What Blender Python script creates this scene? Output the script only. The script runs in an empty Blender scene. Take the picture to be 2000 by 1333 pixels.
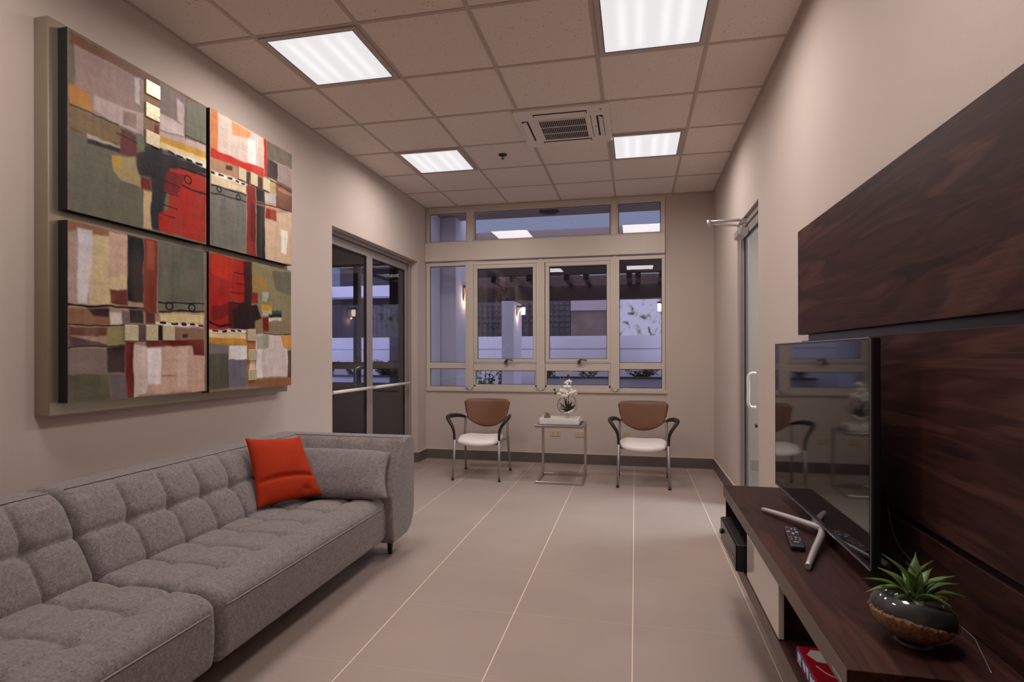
import bpy, bmesh, math, random
import numpy as np
from mathutils import Vector, Matrix, Euler
random.seed(7)
PI = math.pi
C = bpy.context.scene.collection
SC = bpy.context.scene

# ---------------------------------------------------------------- camera, sky, exposure
EYE = 1.3098
cam_d = bpy.data.cameras.new('camera')
cam = bpy.data.objects.new('camera', cam_d); C.objects.link(cam)
cam.location = (0, 0, EYE)
cam.rotation_mode = 'XYZ'
cam.matrix_world = Matrix.Translation((0, 0, EYE)) @ Matrix.Rotation(0.2135, 4, 'Z') @ Matrix.Rotation(PI/2, 4, 'X') @ Matrix.Rotation(-0.0018, 4, 'Z')
cam_d.sensor_width = 36; cam_d.lens = 1110.58/2000*36
cam_d.shift_y = 0.0125
cam_d.clip_start = 0.05; cam_d.clip_end = 200
SC.camera = cam
SC.view_settings.view_transform = 'Standard'
SC.view_settings.look = 'None'
SC.view_settings.gamma = 1
SC.view_settings.use_curve_mapping = False
SC.view_settings.exposure = 0.0
SC.cycles.use_denoising = True
SC.cycles.max_bounces = 10
SC.cycles.diffuse_bounces = 5
SC.cycles.glossy_bounces = 5
SC.cycles.transparent_max_bounces = 24

PANEL_POWER = 16.0      # each fluorescent troffer
PANEL_COL = (1.0, 0.91, 0.86)

w = bpy.data.worlds.new('dusk_sky'); SC.world = w; w.use_nodes = True
nt = w.node_tree; nt.nodes.clear()
tc = nt.nodes.new('ShaderNodeTexCoord'); sp = nt.nodes.new('ShaderNodeSeparateXYZ')
ra = nt.nodes.new('ShaderNodeValToRGB'); bg = nt.nodes.new('ShaderNodeBackground'); ow = nt.nodes.new('ShaderNodeOutputWorld')
nt.links.new(tc.outputs['Generated'], sp.inputs[0])
mr = nt.nodes.new('ShaderNodeMapRange'); mr.inputs['From Min'].default_value = -1; mr.inputs['From Max'].default_value = 1
nt.links.new(sp.outputs['Y'], mr.inputs['Value']); nt.links.new(mr.outputs[0], ra.inputs[0])
ra.color_ramp.elements[0].position = 0.25; ra.color_ramp.elements[0].color = (1.7, 1.6, 2.1, 1)
ra.color_ramp.elements[1].position = 0.9; ra.color_ramp.elements[1].color = (0.20, 0.225, 0.345, 1)
nt.links.new(ra.outputs[0], bg.inputs[0]); bg.inputs[1].default_value = 1.15
nt.links.new(bg.outputs[0], ow.inputs[0])

# room dimensions (metres)
XL, XR, YB, H = -2.575, 0.872, 6.77, 3.139
YN = -2.2
TILE = 0.64; TX0 = -0.2232; TY0 = 3.5274

def area_light(name, loc, size, power, col, spread=180, rot=(0, 0, 0), sy=None):
    d = bpy.data.lights.new(name, 'AREA'); d.energy = power; d.color = col
    d.shape = 'RECTANGLE'; d.size = size; d.size_y = sy or size; d.spread = math.radians(spread)
    o = bpy.data.objects.new(name, d); C.objects.link(o); o.location = loc; o.rotation_euler = rot
    return o

# ---------------------------------------------------------------- node helpers / materials
def s2l(c):
    return tuple(((v/255)/12.92 if v/255 <= .04045 else (((v/255)+.055)/1.055)**2.4) for v in c)
def new_mat(name):
    m = bpy.data.materials.new(name); m.use_nodes = True
    return m, m.node_tree, m.node_tree.nodes['Principled BSDF']
def mat(name, col, rough=.6, metal=0., spec=.5, emit=None, es=0., var=0., vscale=8., bump=0., bscale=60., coat=0.):
    m, nt, b = new_mat(name)
    b.inputs['Base Color'].default_value = (*col, 1); b.inputs['Roughness'].default_value = rough
    b.inputs['Metallic'].default_value = metal; b.inputs['Specular IOR Level'].default_value = spec
    b.inputs['Coat Weight'].default_value = coat; b.inputs['Coat Roughness'].default_value = .08
    if emit: b.inputs['Emission Color'].default_value = (*emit, 1); b.inputs['Emission Strength'].default_value = es
    if var or bump:
        tc = nt.nodes.new('ShaderNodeTexCoord')
    if var:
        n = nt.nodes.new('ShaderNodeTexNoise'); n.inputs['Scale'].default_value = vscale; n.inputs['Detail'].default_value = 5
        r = nt.nodes.new('ShaderNodeValToRGB')
        r.color_ramp.elements[0].position = .3; r.color_ramp.elements[0].color = (*[max(0, c*(1-var)) for c in col], 1)
        r.color_ramp.elements[1].position = .7; r.color_ramp.elements[1].color = (*[c*(1+var) for c in col], 1)
        nt.links.new(tc.outputs['Object'], n.inputs['Vector']); nt.links.new(n.outputs['Fac'], r.inputs[0]); nt.links.new(r.outputs[0], b.inputs['Base Color'])
    if bump:
        n = nt.nodes.new('ShaderNodeTexNoise'); n.inputs['Scale'].default_value = bscale; n.inputs['Detail'].default_value = 6
        bp = nt.nodes.new('ShaderNodeBump'); bp.inputs['Strength'].default_value = bump; bp.inputs['Distance'].default_value = .004
        nt.links.new(tc.outputs['Object'], n.inputs['Vector']); nt.links.new(n.outputs['Fac'], bp.inputs['Height']); nt.links.new(bp.outputs[0], b.inputs['Normal'])
    return m
def mth(nt, op, a=None, b=None, clamp=False):
    n = nt.nodes.new('ShaderNodeMath'); n.operation = op; n.use_clamp = clamp
    for i, v in enumerate((a, b)):
        if v is None: continue
        if isinstance(v, (int, float)): n.inputs[i].default_value = v
        else: nt.links.new(v, n.inputs[i])
    return n.outputs[0]

M = {}
M['wall'] = mat('painted_wall', (.578, .492, .442), .85, spec=.2, var=.03, vscale=1.3, bump=.12, bscale=90)
M['wall_out'] = mat('exterior_white_paint', (.63, .63, .74), .85, spec=.2, var=.05, vscale=1.1)
M['grid'] = mat('ceiling_grid_metal', (.47, .39, .345), .6)
M['trim_highlight'] = mat('trim_and_painted_highlight', (.62, .55, .48), .6)
M['base'] = mat('baseboard_tile', (.125, .10, .09), .5, var=.08, vscale=6)
M['alu'] = mat('champagne_aluminium', (.66, .585, .515), .45, metal=.1)
M['alud'] = mat('mauve_grey_aluminium', (.36, .31, .30), .42, metal=.3)
M['gasket'] = mat('black_gasket', (.01, .01, .012), .6)
M['black'] = mat('black_plastic', (.012, .011, .012), .38)
M['softblack'] = mat('matte_black_plastic', (.02, .018, .02), .55)
M['chrome'] = mat('brushed_steel', (.52, .48, .46), .28, metal=1)
M['silver'] = mat('silver_tube', (.34, .31, .33), .45, metal=.6)
M['silverpaint'] = mat('silver_paint', (.50, .45, .45), .4, metal=.5)
M['whitemetal'] = mat('white_powder_coat', (.80, .76, .72), .35)
M['leather'] = mat('tan_leather', (.165, .070, .034), .45, var=.10, vscale=3, bump=.15, bscale=160)
M['vinyl'] = mat('white_vinyl', (.86, .80, .76), .42, bump=.05, bscale=120)
M['legwood'] = mat('dark_wood_leg', (.018, .009, .007), .4)
M['red'] = mat('red_orange_fabric', (.42, .036, .010), .85, spec=.15, var=.10, vscale=5, bump=.35, bscale=260)
M['art_side'] = mat('black_canvas_edge', (.008, .007, .008), .7)
M['art_back'] = mat('champagne_metal_backing', (.36, .31, .235), .34, metal=.65)
M['gold'] = mat('gold_leaf', (.62, .54, .35), .38, metal=.35, var=.12, vscale=60, bump=.4, bscale=90)
M['outlet'] = mat('ivory_plastic', (.58, .47, .30), .4)
M['hole'] = mat('dark_hole', (.01, .01, .01), .8)
M['acwhite'] = mat('air_conditioner_plastic', (.74, .67, .62), .5)
M['traywhite'] = mat('white_lacquer', (.84, .80, .77), .35)
M['petal'] = mat('white_orchid_petal', (.92, .87, .84), .5)
M['stem'] = mat('dark_green_stem', (.03, .035, .02), .6)
M['twig'] = mat('pale_twig', (.42, .38, .36), .7)
M['leafdark'] = mat('dark_orchid_leaf', (.012, .018, .010), .4)
M['air'] = mat('air_plant', (.40, .39, .20), .6, var=.25, vscale=60)
M['pebble'] = mat('white_pebble', (.75, .70, .66), .5, var=.1, vscale=40)
M['greypot'] = mat('small_grey_pot', (.16, .13, .12), .6, var=.3, vscale=60)
M['leafgreen'] = mat('green_rosette_leaf', (.085, .17, .035), .38, var=.4, vscale=22)
M['gravel'] = mat('tan_gravel', (.34, .17, .07), .7, var=.5, vscale=120, bump=.8, bscale=140)
M['soil'] = mat('dark_grey_sand', (.035, .032, .036), .5, var=.25, vscale=40)
M['tvback'] = mat('tv_plastic', (.010, .009, .012), .3)
M['tvscreen'] = mat('tv_screen', (.004, .004, .005), .045, spec=.62)
M['clear'] = mat('tv_clear_trim', (.30, .28, .30), .15, metal=.6)
M['whitegloss'] = mat('white_gloss_lacquer', (.60, .53, .47), .07, spec=.9)
M['boxred'] = mat('red_carton', (.42, .008, .018), .4)
M['boxblue'] = mat('blue_carton', (.05, .035, .22), .4)
M['boxwhite'] = mat('white_print', (.68, .62, .62), .5)
M['pergola'] = mat('dark_pergola_timber', (.040, .022, .018), .75, var=.2, vscale=4)
M['soffit'] = mat('taupe_soffit_paint', (.30, .25, .25), .8)
M['glow'] = mat('glowing_lamp_glass', (1, .8, .6), .5, emit=(1, .74, .52), es=7)
M['bronze'] = mat('bronze_bracket', (.24, .14, .11), .5)
M['darkbronze'] = mat('dark_bronze_handle', (.10, .075, .055), .4, metal=.4)
M['bud'] = mat('brown_green_bud', (.06, .055, .03), .6)
M['roughconc'] = mat('old_brown_concrete', (.075, .052, .048), .9, var=.45, vscale=1.6)
M['bandconc'] = mat('grey_painted_band', (.19, .165, .19), .9, var=.08, vscale=2)
M['darkwin'] = mat('dark_building_face', (.045, .035, .045), .8, var=.2, vscale=3)
M['grille'] = mat('iron_grille', (.012, .010, .013), .6)
M['frost'] = mat('grey_window_glass_far', (.055, .045, .060), .5, var=.5, vscale=2.5)
M['planter'] = mat('planter_paint', (.42, .42, .50), .8)
M['terrace'] = mat('terrace_paving', (.20, .19, .20), .7, var=.1, vscale=3)
M['shrub'] = mat('outdoor_leaf', (.07, .10, .055), .6, var=.5, vscale=9)
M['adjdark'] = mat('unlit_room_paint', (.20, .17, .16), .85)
M['coolwall'] = mat('pale_cool_wall', (.60, .63, .62), .8)
M['grout'] = mat('dark_groove', (.03, .03, .035), .8)

def glass_mat(name, tint=(.93, .94, .96), f0=.04):
    m, nt, b = new_mat(name); nt.nodes.remove(b)
    out = nt.nodes['Material Output']
    g = nt.nodes.new('ShaderNodeNewGeometry'); d = nt.nodes.new('ShaderNodeVectorMath'); d.operation = 'DOT_PRODUCT'
    nt.links.new(g.outputs['Normal'], d.inputs[0]); nt.links.new(g.outputs['Incoming'], d.inputs[1])
    c = mth(nt, 'ABSOLUTE', d.outputs['Value'])
    p = mth(nt, 'POWER', mth(nt, 'SUBTRACT', 1.0, c, True), 5.0)
    f = mth(nt, 'ADD', mth(nt, 'MULTIPLY', p, 1-f0), f0, True)
    t = nt.nodes.new('ShaderNodeBsdfTransparent'); t.inputs[0].default_value = (*tint, 1)
    gl = nt.nodes.new('ShaderNodeBsdfGlossy'); gl.inputs['Roughness'].default_value = .0
    mx = nt.nodes.new('ShaderNodeMixShader')
    nt.links.new(f, mx.inputs[0]); nt.links.new(t.outputs[0], mx.inputs[1]); nt.links.new(gl.outputs[0], mx.inputs[2])
    nt.links.new(mx.outputs[0], out.inputs[0])
    return m
M['glass'] = glass_mat('window_glass')
M['glassd'] = glass_mat('door_glass', (.82, .83, .88), .045)
M['glassc'] = glass_mat('clear_bowl_glass', (.93, .95, .94), .06)
M['glasss'] = glass_mat('smoked_table_glass', (.25, .22, .22), .06)

def wood_mat():
    m, nt, b = new_mat('walnut_veneer')
    tc = nt.nodes.new('ShaderNodeTexCoord'); mp = nt.nodes.new('ShaderNodeMapping')
    mp.inputs['Scale'].default_value = (5.5, .6, 5.5)
    nt.links.new(tc.outputs['Object'], mp.inputs[0])
    n1 = nt.nodes.new('ShaderNodeTexNoise'); n1.inputs['Scale'].default_value = 1.6; n1.inputs['Detail'].default_value = 3; n1.inputs['Distortion'].default_value = 1.1
    nt.links.new(mp.outputs[0], n1.inputs[0])
    mp2 = nt.nodes.new('ShaderNodeMapping'); mp2.inputs['Scale'].default_value = (60, 2.0, 60)
    nt.links.new(tc.outputs['Object'], mp2.inputs[0])
    n2 = nt.nodes.new('ShaderNodeTexNoise'); n2.inputs['Scale'].default_value = 2.; n2.inputs['Detail'].default_value = 6
    nt.links.new(mp2.outputs[0], n2.inputs[0])
    rings = mth(nt, 'ADD', mth(nt, 'MULTIPLY', mth(nt, 'SINE', mth(nt, 'MULTIPLY', n1.outputs['Fac'], 34.0)), .10), mth(nt, 'MULTIPLY', n1.outputs['Fac'], .95))
    f = mth(nt, 'ADD', mth(nt, 'MULTIPLY', rings, .75), mth(nt, 'MULTIPLY', n2.outputs['Fac'], .28))
    r = nt.nodes.new('ShaderNodeValToRGB')
    r.color_ramp.elements[0].position = .32; r.color_ramp.elements[0].color = (.022, .0095, .0085, 1)
    r.color_ramp.elements[1].position = .70; r.color_ramp.elements[1].color = (.088, .037, .028, 1)
    e = r.color_ramp.elements.new(.52); e.color = (.050, .0195, .0155, 1)
    nt.links.new(f, r.inputs[0]); nt.links.new(r.outputs[0], b.inputs['Base Color'])
    b.inputs['Roughness'].default_value = .5; b.inputs['Specular IOR Level'].default_value = .13
    return m
M['wood'] = wood_mat()
M['woodedge'] = mat('walnut_edge_band', (.10, .066, .050), .4, var=.12, vscale=3)

def fabric_mat():
    m, nt, b = new_mat('heather_grey_fabric')
    tc = nt.nodes.new('ShaderNodeTexCoord')
    n1 = nt.nodes.new('ShaderNodeTexNoise'); n1.inputs['Scale'].default_value = 70; n1.inputs['Detail'].default_value = 6; n1.inputs['Distortion'].default_value = 1.5
    n2 = nt.nodes.new('ShaderNodeTexNoise'); n2.inputs['Scale'].default_value = 420; n2.inputs['Detail'].default_value = 3
    nt.links.new(tc.outputs['Object'], n1.inputs[0]); nt.links.new(tc.outputs['Object'], n2.inputs[0])
    f = mth(nt, 'ADD', mth(nt, 'MULTIPLY', n1.outputs['Fac'], .55), mth(nt, 'MULTIPLY', n2.outputs['Fac'], .45))
    r = nt.nodes.new('ShaderNodeValToRGB')
    r.color_ramp.elements[0].position = .36; r.color_ramp.elements[0].color = (.130, .110, .109, 1)
    r.color_ramp.elements[1].position = .66; r.color_ramp.elements[1].color = (.320, .278, .266, 1)
    nt.links.new(f, r.inputs[0]); nt.links.new(r.outputs[0], b.inputs['Base Color'])
    b.inputs['Roughness'].default_value = .95; b.inputs['Specular IOR Level'].default_value = .1
    b.inputs['Sheen Weight'].default_value = .25; b.inputs['Sheen Roughness'].default_value = .5
    bp = nt.nodes.new('ShaderNodeBump'); bp.inputs['Strength'].default_value = .5; bp.inputs['Distance'].default_value = .003
    nt.links.new(n2.outputs['Fac'], bp.inputs['Height']); nt.links.new(bp.outputs[0], b.inputs['Normal'])
    return m
M['fabric'] = fabric_mat()
M['piping'] = mat('grey_piping', (.30, .25, .24), .9)

def ceiling_mat():
    m, nt, b = new_mat('mineral_ceiling_tile')
    tc = nt.nodes.new('ShaderNodeTexCoord')
    n = nt.nodes.new('ShaderNodeTexNoise'); n.inputs['Scale'].default_value = 75; n.inputs['Detail'].default_value = 2
    n2 = nt.nodes.new('ShaderNodeTexNoise'); n2.inputs['Scale'].default_value = 5
    nt.links.new(tc.outputs['Object'], n.inputs[0]); nt.links.new(tc.outputs['Object'], n2.inputs[0])
    r = nt.nodes.new('ShaderNodeValToRGB')
    r.color_ramp.elements[0].position = .27; r.color_ramp.elements[0].color = (.42, .35, .30, 1)
    r.color_ramp.elements[1].position = .34; r.color_ramp.elements[1].color = (.75, .665, .61, 1)
    nt.links.new(n.outputs['Fac'], r.inputs[0]); nt.links.new(r.outputs[0], b.inputs['Base Color'])
    b.inputs['Roughness'].default_value = .95; b.inputs['Specular IOR Level'].default_value = .1
    bp = nt.nodes.new('ShaderNodeBump'); bp.inputs['Strength'].default_value = .3; bp.inputs['Distance'].default_value = .003
    nt.links.new(n.outputs['Fac'], bp.inputs['Height']); nt.links.new(bp.outputs[0], b.inputs['Normal'])
    return m
M['ceil'] = ceiling_mat()

def floor_mat():
    m, nt, b = new_mat('beige_porcelain_tile')
    tc = nt.nodes.new('ShaderNodeTexCoord'); sp = nt.nodes.new('ShaderNodeSeparateXYZ'); nt.links.new(tc.outputs['Object'], sp.inputs[0])
    def line(out, off, step, wid):
        u = mth(nt, 'DIVIDE', mth(nt, 'SUBTRACT', out, off), step)
        fr = mth(nt, 'FRACT', mth(nt, 'ADD', u, .5))
        d = mth(nt, 'MULTIPLY', mth(nt, 'ABSOLUTE', mth(nt, 'SUBTRACT', fr, .5)), step)
        return mth(nt, 'LESS_THAN', d, wid)
    gx = line(sp.outputs['X'], -.0147, .586, .0024); gy = line(sp.outputs['Y'], 2.805, .59, .0016)
    n = nt.nodes.new('ShaderNodeTexNoise'); n.inputs['Scale'].default_value = 1.5; n.inputs['Detail'].default_value = 4
    nt.links.new(tc.outputs['Object'], n.inputs[0])
    r = nt.nodes.new('ShaderNodeValToRGB')
    r.color_ramp.elements[0].position = .3; r.color_ramp.elements[0].color = (.375, .298, .262, 1)
    r.color_ramp.elements[1].position = .75; r.color_ramp.elements[1].color = (.43, .345, .305, 1)
    nt.links.new(n.outputs['Fac'], r.inputs[0])
    m1 = nt.nodes.new('ShaderNodeMix'); m1.data_type = 'RGBA'
    nt.links.new(gy, m1.inputs[0]); nt.links.new(r.outputs[0], m1.inputs[6]); m1.inputs[7].default_value = (.50, .41, .34, 1)
    m2 = nt.nodes.new('ShaderNodeMix'); m2.data_type = 'RGBA'
    nt.links.new(gx, m2.inputs[0]); nt.links.new(m1.outputs[2], m2.inputs[6]); m2.inputs[7].default_value = (.85, .72, .58, 1)
    nt.links.new(m2.outputs[2], b.inputs['Base Color'])
    b.inputs['Roughness'].default_value = .34; b.inputs['Specular IOR Level'].default_value = .4
    return m
M['floor'] = floor_mat()

def diffuser_mat():
    m, nt, b = new_mat('prismatic_light_diffuser')
    tc = nt.nodes.new('ShaderNodeTexCoord'); sp = nt.nodes.new('ShaderNodeSeparateXYZ'); nt.links.new(tc.outputs['Object'], sp.inputs[0])
    # four tubes glow through the lens
    ax = mth(nt, 'ABSOLUTE', sp.outputs['X'])
    def bandat(p, s):
        d = mth(nt, 'DIVIDE', mth(nt, 'SUBTRACT', ax, p), s)
        return mth(nt, 'POWER', 2.718, mth(nt, 'MULTIPLY', mth(nt, 'MULTIPLY', d, d), -1.0))
    t = mth(nt, 'ADD', bandat(.07, .028), bandat(.165, .028))
    fy = mth(nt, 'SUBTRACT', 1.0, mth(nt, 'POWER', mth(nt, 'DIVIDE', mth(nt, 'ABSOLUTE', sp.outputs['Y']), .27), 6.0), True)
    s = mth(nt, 'ADD', .80, mth(nt, 'MULTIPLY', mth(nt, 'MULTIPLY', t, fy), .15))
    b.inputs['Base Color'].default_value = (.7, .68, .68, 1); b.inputs['Roughness'].default_value = .4
    b.inputs['Emission Color'].default_value = (1.0, .965, .975, 1)
    nt.links.new(s, b.inputs['Emission Strength'])
    b.inputs['Base Color'].default_value = (.05, .05, .05, 1)
    return m
M['diff'] = diffuser_mat()

def art_mat():
    m, nt, b = new_mat('oil_paint')
    a = nt.nodes.new('ShaderNodeAttribute'); a.attribute_name = 'paint'
    nt.links.new(a.outputs['Color'], b.inputs['Base Color'])
    b.inputs['Roughness'].default_value = .5; b.inputs['Specular IOR Level'].default_value = .18
    tc = nt.nodes.new('ShaderNodeTexCoord'); n = nt.nodes.new('ShaderNodeTexNoise'); n.inputs['Scale'].default_value = 45; n.inputs['Detail'].default_value = 6; n.inputs['Distortion'].default_value = 1
    bp = nt.nodes.new('ShaderNodeBump'); bp.inputs['Strength'].default_value = .35; bp.inputs['Distance'].default_value = .004
    nt.links.new(tc.outputs['Object'], n.inputs[0]); nt.links.new(n.outputs['Fac'], bp.inputs['Height']); nt.links.new(bp.outputs[0], b.inputs['Normal'])
    return m
M['paint'] = art_mat()

def oldblock_mat():
    m, nt, b = new_mat('weathered_block_wall')
    tc = nt.nodes.new('ShaderNodeTexCoord')
    n = nt.nodes.new('ShaderNodeTexNoise'); n.inputs['Scale'].default_value = 4.5; n.inputs['Detail'].default_value = 12; n.inputs['Roughness'].default_value = .62; n.inputs['Distortion'].default_value = .5
    nt.links.new(tc.outputs['Object'], n.inputs[0])
    r = nt.nodes.new('ShaderNodeValToRGB')
    r.color_ramp.elements[0].position = .36; r.color_ramp.elements[0].color = (.05, .05, .05, 1)
    r.color_ramp.elements[1].position = .50; r.color_ramp.elements[1].color = (.34, .34, .39, 1)
    e = r.color_ramp.elements.new(.43); e.color = (.24, .27, .20, 1)
    nt.links.new(n.outputs['Fac'], r.inputs[0]); nt.links.new(r.outputs[0], b.inputs['Base Color'])
    b.inputs['Roughness'].default_value = .9
    return m
M['oldblock'] = oldblock_mat()

# ---------------------------------------------------------------- mesh helpers
def link_mesh(name, bm, m, parent=None, smooth=False, bevel=0., bseg=2):
    if parent is not None:
        top = parent
        while top.parent: top = top.parent
        off = Vector(top.get('_org', top.location))
        bmesh.ops.translate(bm, verts=bm.verts, vec=-off)
    bmesh.ops.recalc_face_normals(bm, faces=bm.faces)
    me = bpy.data.meshes.new(name); bm.to_mesh(me); bm.free()
    if isinstance(m, (list, tuple)):
        for k in m: me.materials.append(k)
    else: me.materials.append(m)
    if smooth:
        for p in me.polygons: p.use_smooth = True
    o = bpy.data.objects.new(name, me); C.objects.link(o)
    if parent is not None: o.parent = parent
    if bevel:
        md = o.modifiers.new('bevel', 'BEVEL'); md.width = bevel; md.segments = bseg; md.limit_method = 'ANGLE'; md.angle_limit = math.radians(40)
    return o
def thing(name, label, cat, loc=(0, 0, 0), group=None):
    o = bpy.data.objects.new(name, None); C.objects.link(o); o.location = loc; o.empty_display_size = .1
    o['label'] = label; o['category'] = cat
    if group: o['group'] = group
    return o
def tag(o, label, cat, group=None, kind=None):
    if label: o['label'] = label
    if cat: o['category'] = cat
    if group: o['group'] = group
    if kind: o['kind'] = kind
    return o
def struct(name, bm, m, parent=None, **k):
    o = link_mesh(name, bm, m, parent, **k)
    if parent is None: o['kind'] = 'structure'
    return o
def BM(): return bmesh.new()
def box(bm, x0, x1, y0, y1, z0, z1, mi=0):
    v = [bm.verts.new(p) for p in ((x0, y0, z0), (x1, y0, z0), (x1, y1, z0), (x0, y1, z0), (x0, y0, z1), (x1, y0, z1), (x1, y1, z1), (x0, y1, z1))]
    for f in ((0, 3, 2, 1), (4, 5, 6, 7), (0, 1, 5, 4), (1, 2, 6, 5), (2, 3, 7, 6), (3, 0, 4, 7)):
        fc = bm.faces.new([v[i] for i in f]); fc.material_index = mi
    return bm
def boxes(*L):
    bm = BM()
    for l in L: box(bm, *l)
    return bm
def prism(bm, pts, axis, a0, a1, mi=0):
    """pts: 2D outline; axis 'x': pts=(y,z), 'y': pts=(x,z), 'z': pts=(x,y)"""
    def P(p, a): return {'x': (a, p[0], p[1]), 'y': (p[0], a, p[1]), 'z': (p[0], p[1], a)}[axis]
    A = [bm.verts.new(P(p, a0)) for p in pts]; B = [bm.verts.new(P(p, a1)) for p in pts]; n = len(pts)
    f = bm.faces.new(A); f.material_index = mi; f = bm.faces.new(B[::-1]); f.material_index = mi
    for i in range(n):
        f = bm.faces.new((A[i], B[i], B[(i+1) % n], A[(i+1) % n])); f.material_index = mi
    return bm
def spline(pts, n):
    """Catmull-Rom resample"""
    P = [Vector(p) for p in pts]; out = []
    if len(P) == 2: return [P[0].lerp(P[1], i/n) for i in range(n+1)]
    Q = [P[0]*2-P[1]] + P + [P[-1]*2-P[-2]]
    for i in range(1, len(Q)-2):
        for k in range(n):
            t = k/n; a, b, c, d = Q[i-1], Q[i], Q[i+1], Q[i+2]
            out.append(.5*((2*b)+(c-a)*t+(2*a-5*b+4*c-d)*t*t+(3*b-a-3*c+d)*t**3))
    out.append(P[-1]); return out
def tube(bm, pts, r, seg=10, closed=False, flat=1., up=None, mi=0):
    """r: number or list. flat: second radius factor (along 'up' reference)"""
    P = [Vector(p) for p in pts]; n = len(P); R = r if isinstance(r, (list, tuple)) else [r]*n
    rings = []; prev = None
    for i in range(n):
        if closed: t = (P[(i+1) % n]-P[i-1])
        else: t = P[min(i+1, n-1)]-P[max(i-1, 0)]
        if t.length < 1e-9: t = Vector((0, 0, 1))
        t.normalize()
        if prev is None:
            u = Vector(up) if up else (Vector((0, 0, 1)) if abs(t.z) < .9 else Vector((1, 0, 0)))
            a = (u-t*u.dot(t)).normalized()
        else:
            a = prev-t*prev.dot(t)
            a = a.normalized() if a.length > 1e-6 else prev
        prev = a; b = t.cross(a)
        rr = R[i]
        fl = flat[i] if isinstance(flat, (list, tuple)) else flat
        rings.append([bm.verts.new(P[i]+a*rr*math.cos(2*PI*k/seg)+b*rr*fl*math.sin(2*PI*k/seg)) for k in range(seg)])
    m = n if closed else n-1
    for i in range(m):
        A = rings[i]; B = rings[(i+1) % n]
        for k in range(seg):
            f = bm.faces.new((A[k], A[(k+1) % seg], B[(k+1) % seg], B[k])); f.smooth = True; f.material_index = mi
    if not closed:
        f = bm.faces.new(rings[0][::-1]); f.material_index = mi
        f = bm.faces.new(rings[-1]); f.material_index = mi
    return bm
def lathe(bm, prof, cx, cy, seg=32, mi=0):
    """prof: list of (r, z)"""
    rings = []
    for r, z in prof:
        if r < 1e-6: rings.append([bm.verts.new((cx, cy, z))])
        else: rings.append([bm.verts.new((cx+r*math.cos(2*PI*k/seg), cy+r*math.sin(2*PI*k/seg), z)) for k in range(seg)])
    for A, B in zip(rings[:-1], rings[1:]):
        for k in range(seg):
            a = A[k % len(A)]; b = A[(k+1) % seg] if len(A) > 1 else A[0]
            c = B[(k+1) % seg] if len(B) > 1 else B[0]; d = B[k % len(B)]
            vs = []
            for v in (a, b, c, d):
                if v not in vs: vs.append(v)
            if len(vs) > 2:
                try: f = bm.faces.new(vs); f.smooth = True; f.material_index = mi
                except ValueError: pass
    return bm
def xform(bm, mtx, verts=None):
    bmesh.ops.transform(bm, matrix=mtx, verts=verts or bm.verts[:])
    return bm
def copy_tree(o, parent=None):
    c = o.copy(); C.objects.link(c)
    if parent is not None: c.parent = parent
    for ch in o.children[:]: copy_tree(ch, c)
    return c

# ================================================================ ROOM SHELL
WT = .20   # wall thickness
# openings
LD0, LD1, DZ = 4.50, 6.484, 2.43        # left glass door opening
RD0, RD1 = 4.40, 5.262                  # right glass door opening
struct('floor', boxes((XL-3.9, XR+2.4, YN-.2, YB+.18, -.12, 0)), M['floor'])
struct('ceiling', boxes((XL, XR, YN, YB, H, H+.1)), M['ceil'])
struct('wall_left', boxes((XL-WT, XL, YN, LD0, 0, H), (XL-WT, XL, LD0, LD1, DZ, H), (XL-WT, XL, LD1, YB+.18, 0, H)), M['wall'])
struct('wall_right', boxes((XR, XR+WT, YN, RD0, 0, H), (XR, XR+WT, RD0, RD1, DZ, H), (XR, XR+WT, RD1, YB+.18, 0, H)), M['wall'])
struct('wall_back', boxes((XL, XR, YB, YB+.18, 0, .885), (.342, XR, YB, YB+.18, .885, H)), M['wall'])
struct('wall_front', boxes((XL-WT, XR+WT, YN-.2, YN, 0, H)), M['wall'])
# perimeter wall angle and suspended grid of the ceiling
g = BM()
k = -12
for k in range(-5, 4):
    x = TX0+k*TILE
    if XL < x < XR: box(g, x-.012, x+.012, YN, YB, H-.004, H+.001)
for r in range(-11, 7):
    y = TY0+r*TILE
    if YN < y < YB: box(g, XL, XR, y-.012, y+.012, H-.0035, H+.001)
box(g, XL, XL+.022, YN, YB, H-.005, H); box(g, XR-.022, XR, YN, YB, H-.005, H); box(g, XL, XR, YB-.022, YB, H-.005, H)
struct('trim_1', g, M['grid'])
# baseboards; the pale top strip paints in the highlight of the lit edge
def baseboard(name, *L):
    bm = BM()
    for l in L:
        box(bm, *l[:4], 0, .118, 0); box(bm, *l[:4], .118, .124, 1)
    o = struct(name, bm, [M['base'], M['trim_highlight']]); return o
baseboard('baseboard_back', (XL, XR, YB-.012, YB))
baseboard('baseboard_left', (XL, XL+.012, YN, LD0), (XL, XL+.012, LD1, YB-.012), (XL-.10, XL+.012, LD1-.012, LD1))
baseboard('baseboard_right', (XR-.012, XR, YN, RD0), (XR-.012, XR, RD1, YB-.012))

# ---------------------------------------------------------------- back window (structure)
def rect_frame(bm, x0, x1, z0, z1, t, y0, y1, tb=None, mi=0):
    tb = t if tb is None else tb
    box(bm, x0, x1, y0, y1, z0, z0+tb, mi); box(bm, x0, x1, y0, y1, z1-t, z1, mi)
    box(bm, x0, x0+t, y0, y1, z0+tb, z1-t, mi); box(bm, x1-t, x1, y0, y1, z0+tb, z1-t, mi)
WY = YB+.03
wf = BM()
WX0, WX1 = XL+.005, .338
cols = [(-2.524, -2.048), (-1.93, -1.19), (-1.03, -.305), (-.182, .300)]
muls = [(-2.048, -1.950), (-1.160, -1.061), (-.283, -.183)]
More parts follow.
